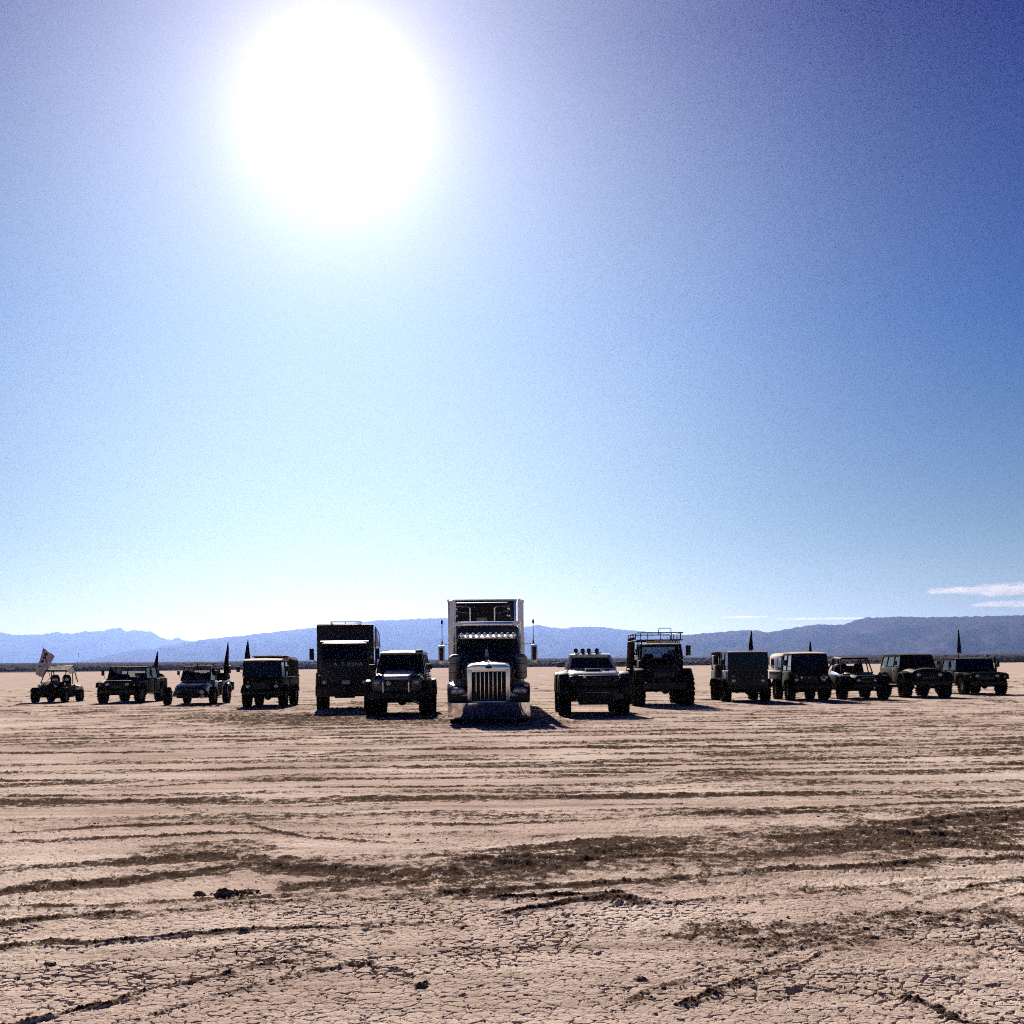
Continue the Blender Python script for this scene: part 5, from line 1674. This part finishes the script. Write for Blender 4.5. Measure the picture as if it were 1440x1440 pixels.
# ------------------------------------------------------------------ 8 pickup with roof lamps
def make_pickup():
    t = thing('pickup_truck', 'pale silver pickup on big tyres with four round roof lamps', 'pickup', 835, 1006)
    running_gear(t, 1.96, 3.3, .55, .40, rail_z=.62, rail_half=.42, y_front=-.6, y_rear=4.4, deep=.03)
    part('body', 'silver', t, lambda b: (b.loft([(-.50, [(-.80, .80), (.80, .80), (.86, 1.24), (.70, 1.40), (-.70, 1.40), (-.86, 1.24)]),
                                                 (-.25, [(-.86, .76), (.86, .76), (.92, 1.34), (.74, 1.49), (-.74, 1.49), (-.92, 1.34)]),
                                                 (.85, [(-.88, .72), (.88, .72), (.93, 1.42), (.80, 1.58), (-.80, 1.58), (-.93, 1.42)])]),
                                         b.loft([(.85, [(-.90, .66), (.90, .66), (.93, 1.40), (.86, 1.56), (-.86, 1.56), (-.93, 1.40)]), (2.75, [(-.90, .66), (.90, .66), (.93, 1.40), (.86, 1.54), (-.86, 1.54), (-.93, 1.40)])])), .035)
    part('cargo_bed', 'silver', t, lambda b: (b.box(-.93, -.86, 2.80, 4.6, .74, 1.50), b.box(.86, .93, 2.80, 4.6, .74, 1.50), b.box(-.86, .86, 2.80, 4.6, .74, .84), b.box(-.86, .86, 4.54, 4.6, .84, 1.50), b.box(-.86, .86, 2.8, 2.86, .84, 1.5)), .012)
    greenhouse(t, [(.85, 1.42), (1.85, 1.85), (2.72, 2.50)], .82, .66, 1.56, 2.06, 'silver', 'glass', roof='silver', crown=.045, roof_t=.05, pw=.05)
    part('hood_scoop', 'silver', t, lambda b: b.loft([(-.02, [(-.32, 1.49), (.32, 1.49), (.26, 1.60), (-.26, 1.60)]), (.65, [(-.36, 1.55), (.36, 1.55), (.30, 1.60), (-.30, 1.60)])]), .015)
    part('scoop_mouth', 'plastic', t, lambda b: b.box(-.24, .24, -.035, -.024, 1.515, 1.585), .003)
    for s in (-1, 1):
        part('hood_vent', 'plastic', t, lambda b: b.box(s * .55 - .10, s * .55 + .10, .42, .50, 1.545, 1.575), .004)
        part('fender_flare', 'plastic', t, lambda b: b.flare(0, .66, .62, .84, s * .86, s * 1.19, 8, 172), .03)
        part('fender_flare', 'plastic', t, lambda b: b.flare(3.3, .66, .62, .80, s * .86, s * 1.19, 8, 172), .03)
        part('headlight', 'glass', t, lambda b: b.loft([(-.575, [(s * .60, 1.14), (s * .80, 1.16), (s * .84, 1.28), (s * .62, 1.26)]), (-.50, [(s * .58, 1.12), (s * .86, 1.14), (s * .90, 1.30), (s * .60, 1.28)])]), .01)
        mirror(t, s * .84, 1.66, .92, s * 1.06, 1.74, .26, .18, 'black')
        for (a, c) in ((.95, 1.82), (1.88, 2.68)):
            d = part('door', 'silver', t, lambda b: b.box(s * .925, s * .95, a, c, .78, 1.50), .015)
            part('handle', 'plastic', d, lambda b: b.box(s * .95, s * .975, c - .2, c - .06, 1.36, 1.40))
        part('side_step', 'steel', t, lambda b: b.box(s * .95, s * 1.12, .75, 2.5, .52, .58), .015)
        part('tow_shackle', 'satin', t, lambda b: b.path([(s * .62 - .05, -.86, .52), (s * .62, -.92, .58), (s * .62 + .05, -.86, .64)], .022) if s < 0 else b.path([(.6, -.86, .52), (.62, -.9, .58)], .02))
    part('front_clip', 'plastic', t, lambda b: b.loft([(-.53, [(-.82, .78), (.82, .78), (.90, 1.22), (.74, 1.36), (-.74, 1.36), (-.90, 1.22)]), (-.27, [(-.90, .76), (.90, .76), (.94, 1.32), (.80, 1.40), (-.80, 1.40), (-.94, 1.32)])]), .02)
    part('grille_surround', 'plastic', t, lambda b: b.loft([(-.60, [(-.50, .98), (.50, .98), (.56, 1.34), (-.56, 1.34)]), (-.49, [(-.56, .92), (.56, .92), (.62, 1.39), (-.62, 1.39)])]), .02)
    grille(t, -.46, .46, -.635, 1.02, 1.30, 5, vertical=False)
    part('grille_badge', 'satin', t, lambda b: b.lathe([(.055, 0), (.05, -.012)], (-.34, -.66, 1.34), 'Y', 14))
    part('bumper', 'plastic', t, lambda b: (b.loft([(-.92, [(-.62, .58), (.62, .58), (.60, .96), (-.60, .96)]), (-.55, [(-1.0, .56), (1.0, .56), (.98, 1.0), (-.98, 1.0)])]), b.box(-.55, .55, -.80, -.5, .40, .58)), .03)
    part('winch_bar', 'grey', t, lambda b: b.box(-.34, .48, -.945, -.93, .80, .825), .004)
    part('wiper', 'plastic', t, lambda b: (b.tube((-.3, .86, 1.60), (.15, .98, 1.68), .008, 5), b.tube((.2, .86, 1.60), (.65, .98, 1.67), .008, 5)))
    rb = part('lamp_rail', 'plastic', t, lambda b: b.tube((-.52, 1.62, 2.15), (.40, 1.62, 2.15), .014, 6))
    for x in (-.50, -.26, -.04, .24):
        l_ = part('roof_lamp', 'plastic', t, lambda b: (b.lathe([(.05, .10), (.075, .05), (.08, -.02), (.07, -.035)], (x, 1.60, 2.23), 'Y', 16), b.box(x - .015, x + .015, 1.6, 1.64, 2.12, 2.17)))
        part('lens', 'glass', l_, lambda b: b.lathe([(.066, -.03), (.05, -.05), (.01, -.055)], (x, 1.60, 2.23), 'Y', 14))
    return t


# ------------------------------------------------------------------ 9 high truck with roof rack
def make_rack_truck():
    t = thing('rack_truck', 'very tall off road truck on huge tyres with a tubular roof rack', 'off road truck', 932, 992.5)
    running_gear(t, 1.98, 3.1, .66, .48, rail_z=.98, rail_half=.40, y_front=-.5, y_rear=4.4, deep=.045, lugs=18)
    part('cab_body', 'olive', t, lambda b: (b.loft([(-.55, [(-.50, .95), (.50, .95), (.56, 1.52), (.48, 1.72), (-.48, 1.72), (-.56, 1.52)]),
                                                    (.35, [(-.62, .92), (.62, .92), (.72, 1.66), (.62, 1.92), (-.62, 1.92), (-.72, 1.66)])]),
                                            b.loft([(.30, [(-.84, .98), (.84, .98), (.88, 1.90), (-.88, 1.90)]), (1.95, [(-.86, 1.02), (.86, 1.02), (.88, 1.90), (-.88, 1.90)])])), .03)
    greenhouse(t, [(.34, .52), (1.25, 1.25), (1.92, 1.85)], .86, .80, 1.92, 2.52, 'olive', 'clear', roof='olive', crown=.03, roof_t=.05, pw=.05)
    for s in (-1, 1):
        seat(t, s * .40, 1.0, 1.5, h=.66)
        part('fender', 'olive', t, lambda b: b.flare(0, .80, .70, .75, s * .58, s * 1.16, 20, 165), .012)
        part('fender', 'olive', t, lambda b: b.flare(3.1, .80, .70, .75, s * .70, s * 1.16, 15, 165), .012)
        headlight(t, s * .60, -.30, 1.42, .11)
        part('headlight_box', 'olive', t, lambda b: b.box(s * .60 - .14, s * .60 + .14, -.24, .30, 1.28, 1.56), .02)
        d = part('door', 'olive', t, lambda b: b.box(s * .88, s * .91, .45, 1.22, 1.08, 1.88), .012)
        part('handle', 'steel', d, lambda b: b.box(s * .91, s * .935, 1.04, 1.18, 1.6, 1.64))
        part('step', 'steel', t, lambda b: (b.path([(s * .86, .55, 1.0), (s * .95, .55, .62), (s * .95, .95, .62), (s * .86, .95, 1.0)], .02)))
        part('spring', 'steel', t, lambda b: b.tube((s * .55, .05, .72), (s * .50, .1, 1.2), .10, 12))
        part('wiper', 'plastic', t, lambda b: b.tube((s * .15, .33, 1.98), (s * .6, .38, 2.16), .009, 5))
    mirror(t, .88, 2.0, .40, 1.13, 2.28, .20, .42)
    mirror(t, -.88, 1.95, .40, -1.02, 2.0, .14, .2, 'satin')
    grille(t, -.44, .44, -.585, 1.12, 1.52, 6, vertical=True)
    part('hood_decal', 'grey', t, lambda b: [b.hull([(x - .03, -.565 + .02, 1.58), (x + .0, -.565 + .02, 1.58), (x + .0, -.55 + .02, 1.58), (x - .03, -.55 + .02, 1.58)], [(x, -.52, 1.68), (x + .03, -.52, 1.68), (x + .03, -.505, 1.68), (x, -.505, 1.68)]) for x in (-.2, -.1, 0, .1, .2)])
    part('bumper', 'steel', t, lambda b: (b.box(-.86, .86, -.82, -.62, .72, .98), b.box(-.2, .2, -.80, -.6, .62, .74), b.box(-.5, -.42, -.8, -.5, .98, 1.2), b.box(.42, .5, -.8, -.5, .98, 1.2)), .02)
    part('winch', 'steel', t, lambda b: b.tube((-.24, -.74, 1.06), (.24, -.74, 1.06), .08, 12))
    part('front_locker', 'steel', t, lambda b: b.box(-.6, .6, -.48, .3, .78, .96), .02)
    part('rear_body', 'matte', t, lambda b: (b.box(-.96, .96, 2.05, 4.6, 1.20, 1.42), b.box(-.98, -.92, 2.05, 4.6, 1.42, 2.70), b.box(.92, .98, 2.05, 4.6, 1.42, 2.35), b.box(-.92, -.60, 2.2, 3.4, 1.42, 2.2)), .02)
    part('side_panel', 'matte', t, lambda b: b.hull([(-1.06, 2.0, 1.30), (-1.0, 2.0, 1.30), (-1.0, 4.5, 1.30), (-1.06, 4.5, 1.30)], [(-.96, 2.0, 2.88), (-.90, 2.0, 2.88), (-.90, 4.5, 2.88), (-.96, 4.5, 2.88)]), .012)
    for (z, y) in ((2.72, 2.0), (1.62, 1.95), (2.30, 1.96)):
        part('side_lamp', 'white', t, lambda b: b.lathe([(.05, .02), (.065, 0), (.05, -.03)], (-.93 if z != 2.30 else -.90, y - .02, z), 'Y', 12))

    def rack(b):
        z0, z1 = 2.72, 3.02
        for z in (z0, z1):
            b.path([(-.86, .30, z), (.80, .30, z), (.92, .45, z), (.92, 4.3, z), (-.96, 4.3, z), (-.96, .50, z), (-.86, .30, z)], .022, 7)
        for x in (-.86, -.55, -.02, .42, .80):
            b.tube((x, .30, z0), (x, .30, z1), .018, 6)
            b.tube((x, .32, z0), (x, 4.3, z0), .014, 6)
        for y in (1.2, 2.2, 3.2, 4.3):
            for x in (-.96, .92):
                b.tube((x, y, z0), (x, y, z1), .018, 6)
            b.tube((-.96, y, z0), (.92, y, z0), .014, 6)
        for (x, y) in ((-.78, .6), (.78, .6), (-.80, 1.8), (.80, 1.8)):
            b.tube((x, y, 2.54), (x, y, z0), .02, 6)
        b.path([(-.92, 2.1, z0), (-.94, 2.1, 1.4)], .024)
        b.path([(.92, 2.1, z0), (.94, 2.1, 1.4)], .024)
    part('roof_rack', 'steel', t, rack)
    part('rack_hoop', 'grey', t, lambda b: b.path([(.18, 2.6, 3.0), (.18, 2.6, 3.22), (.24, 2.6, 3.27), (.66, 2.6, 3.27), (.72, 2.6, 3.22), (.72, 2.6, 3.0)], .016, 6))
    lb = part('light_bar', 'plastic', t, lambda b: b.box(-.60, .62, .26, .36, 2.60, 2.70), .01)
    for i in range(9):
        part('lamp', 'amber' if i < 4 else 'lamp', lb, lambda b: b.box(-.57 + i * .13, -.47 + i * .13, .248, .262, 2.615, 2.685))
    part('rear_window_patch', 'white', t, lambda b: b.box(.44, .70, 1.78, 1.82, 2.04, 2.34), .03, label='white patch in the rear window')  # white panel paints the bright view through the back of the cab
    return t


# ------------------------------------------------------------------ 12 tube frame buggy, 13 round nosed 4x4
def make_tube_buggy():
    t = thing('tube_buggy', 'open tube framed buggy with bright sunlit side, right of the canvas truck', 'buggy', 1213, 983.5)
    running_gear(t, 1.88, 2.8, .46, .36, rail_z=.55, rail_half=.36, y_front=-.5, y_rear=3.6, deep=.03)
    part('body', 'olive', t, lambda b: (b.loft([(-.60, [(-.50, .58), (.50, .58), (.52, .98), (.40, 1.10), (-.40, 1.10), (-.52, .98)]),
                                                (.85, [(-.72, .52), (.72, .52), (.76, 1.12), (.62, 1.26), (-.62, 1.26), (-.76, 1.12)])]),
                                        b.loft([(.85, [(-.80, .5), (.80, .5), (.82, 1.12), (-.82, 1.12)]), (3.5, [(-.82, .58), (.82, .58), (.84, 1.16), (-.84, 1.16)])])), .03)
    part('side_panel', 'chrome', t, lambda b: (b.hull([(-.86, .6, 1.10), (-.80, .6, 1.10), (-.90, 1.9, 1.18), (-.96, 1.9, 1.18)], [(-.78, .62, 1.14), (-.74, .62, 1.14), (-.86, 1.9, 1.34), (-.92, 1.9, 1.34)])), .02, label='chrome panel standing in for the white reflection on the left side')  # added chrome piece imitates a white reflection off the bodywork
    for s in (-1, 1):
        part('roll_cage', 'olive', t, lambda b: (b.path([(s * .72, .80, 1.20), (s * .62, 1.30, 1.88), (s * .64, 2.45, 1.92), (s * .78, 3.2, 1.20)], .032), b.path([(s * .63, 2.40, 1.90), (s * .76, 2.3, 1.12)], .03), b.path([(s * .62, 1.6, 1.89), (s * .76, 1.5, 1.12)], .028)))
        part('fender', 'olive', t, lambda b: b.flare(0, .56, .52, .57, s * .60, s * 1.12, 25, 160), .012)
        part('fender', 'olive', t, lambda b: b.flare(2.8, .56, .52, .57, s * .74, s * 1.12, 20, 160), .012)
        headlight(t, s * .36, -.62, .90, .09)
        seat(t, s * .36, 1.45, .86, h=.80)
        part('shock_absorber', 'grey', t, lambda b: (b.tube((s * .70, .06, .55), (s * .56, .18, 1.15), .05, 10)))
    for (hw_, yy, zz) in ((.62, 1.30, 1.88), (.64, 2.45, 1.92), (.72, .80, 1.22)):
        part('cross_bar', 'olive', t, lambda b: b.tube((-hw_, yy, zz), (hw_, yy, zz), .032))
    part('roof', 'olive', t, lambda b: b.hull([(-.60, 1.30, 1.90), (.60, 1.30, 1.90), (.62, 2.45, 1.945), (-.62, 2.45, 1.945)], [(-.58, 1.30, 1.93), (.58, 1.30, 1.93), (.60, 2.45, 1.985), (-.60, 2.45, 1.985)]), .01)
    part('bumper', 'steel', t, lambda b: (b.box(-.60, .60, -.86, -.70, .58, .72), b.path([(-.3, -.8, .7), (-.26, -.84, 1.0), (.26, -.84, 1.0), (.3, -.8, .7)], .026)), .015)
    grille(t, -.24, .24, -.63, .70, 1.02, 7, vertical=True)
    part('spare_tyre', 'rubber', t, lambda b: b.lathe([(.22, -.14), (.43, -.14), (.46, -.08), (.46, .08), (.43, .14), (.22, .14)], (.0, 3.72, 1.15), 'Y', 26))
    part('cargo_bag', 'darkcanvas', t, lambda b: b.box(-.5, .5, 2.6, 3.3, 1.15, 1.55), .06)
    steering(t, -.36, 1.08, 1.30, .17)
    return t


def make_jeep():
    t = thing('classic_jeep', 'dark hard topped jeep with rounded hood, second from the right end', 'off roader', 1300.5, 980.8)
    running_gear(t, 1.85, 3.0, .50, .42, rail_z=.62, rail_half=.40, y_front=-.6, y_rear=4.0, deep=.03)

    def nose(b):
        secs = []
        for y, hw, zb, zt in ((-.62, .66, .72, 1.22), (-.48, .78, .70, 1.38), (.10, .86, .68, 1.48), (.95, .88, .66, 1.54)):
            ring = [(-hw, zb), (hw, zb)]
            for i in range(11):
                a = math.pi * i / 10
                ring.append((hw * math.cos(a) * (1.0 if 0 < i < 10 else 1.0), zb + (zt - zb) * (.55 + .45 * math.sin(a) ** .7)))
            secs.append((y, ring))
        b.loft(secs)
    part('hood', 'olive', t, nose, .0)
    part('body', 'olive', t, lambda b: b.loft([(.95, [(-.88, .62), (.88, .62), (.90, 1.46), (-.90, 1.46)]), (3.9, [(-.88, .66), (.88, .66), (.90, 1.46), (-.90, 1.46)])]), .03)
    greenhouse(t, [(.98, 1.20), (1.95, 1.95), (2.95, 2.95), (3.85, 3.75)], .84, .74, 1.46, 2.02, 'olive', 'glass', roof='olive', crown=.03, roof_t=.06)
    part('bulkhead', 'plastic', t, lambda b: (b.box(-.78, .78, 3.0, 3.6, 1.46, 1.85), b.box(-.70, .70, 1.35, 1.45, 1.46, 1.92)), .03)
    for s in (-1, 1):
        seat(t, s * .42, 1.6, 1.1, h=.72)
        part('fender', 'olive', t, lambda b: b.flare(0, .60, .57, .64, s * .70, s * 1.16, 15, 170), .02)
        part('fender', 'olive', t, lambda b: b.flare(3.0, .60, .57, .64, s * .84, s * 1.16, 15, 170), .02)
        headlight(t, s * .50, -.60, 1.10, .10, m='lamp')
        mirror(t, s * .86, 1.55, 1.0, s * 1.04, 1.66, .15, .2)
        d = part('door', 'olive', t, lambda b: b.box(s * .89, s * .915, 1.05, 1.92, .74, 1.45), .012)
        part('handle', 'chrome', d, lambda b: b.box(s * .915, s * .94, 1.72, 1.86, 1.3, 1.34))
        part('side_step', 'grey', t, lambda b: b.box(s * .92, s * 1.10, .85, 2.3, .60, .64), .01)
    grille(t, -.36, .36, -.65, .84, 1.16, 7, vertical=True)
    part('bumper', 'steel', t, lambda b: (b.box(-.86, .86, -.90, -.74, .62, .80), b.path([(-.35, -.84, .8), (-.3, -.86, 1.05), (.3, -.86, 1.05), (.35, -.84, .8)], .026)), .015)
    part('hub_cap', 'chrome', t, lambda b: b.lathe([(.07, .0), (.05, -.03)], (-1.10, -.44, .30), 'Y', 10) if False else b.lathe([(.05, -.02), (.04, .02)], (-.72, -.80, .56), 'Y', 10))
    return t


make_utv()
make_humvee(171, 988.5, 'dark open military truck with see through windscreen, second from the left end', True)
make_baja()
make_forward(373.2, 993, 'boxy military truck with pale roof roll, left of the tall box truck', .86, .58, 2.12, 1.61, 2.5, .45, .32, 4.2, 'soft')
make_box_truck()
make_suv()
make_semi()
make_pickup()
make_rack_truck()
make_forward(1048.5, 986.5, 'dark hard box military truck standing right of the roof rack truck', .89, .62, 2.25, 1.74, 2.6, .48, .36, 4.3, 'box')
ct = make_forward(1134.5, 985, 'military truck with sun bleached canvas sides and four small front lamps', .84, .62, 2.16, 1.50, 2.4, .45, .34, 4.4, 'canvas')
for x, m_ in ((-.38, 'lamp'), (-.05, 'amber'), (.50, 'amber'), (.72, 'lamp')):
    part('front_lamp', m_, ct, lambda b: b.lathe([(.05, .02), (.062, 0), (.05, -.02)], (x, -.64, 1.06), 'Y', 12))
make_tube_buggy()
make_jeep()
make_humvee(1381.5, 976.8, 'closed dark military truck at the right end of the line', False)

place_flag(217.5, 915.4, 945, 63, 8, 'dark limp flag behind the open topped military truck on the left', .15, 1)
place_flag(318.5, 902.6, 938, 58.5, 7.5, 'limp flag at the back of the desert buggy with the light bar', .08, 2)
place_flag(348.6, 899.4, 928, 55.5, 8.5, 'dark limp flag left of the boxy truck with pale roof roll', .0, 3)
place_flag(1055.5, 886, 913, 54.5, 6.5, 'slim dark flag above the hard box military truck', .05, 4)
place_flag(1138.5, 901, 917, 56, 4.5, 'small dark flag poking up over the canvas sided truck', .04, 5)
place_flag(1347.8, 885, 919, 60.5, 6, 'tall dark flag on the closed military truck at the right end', .0, 6)
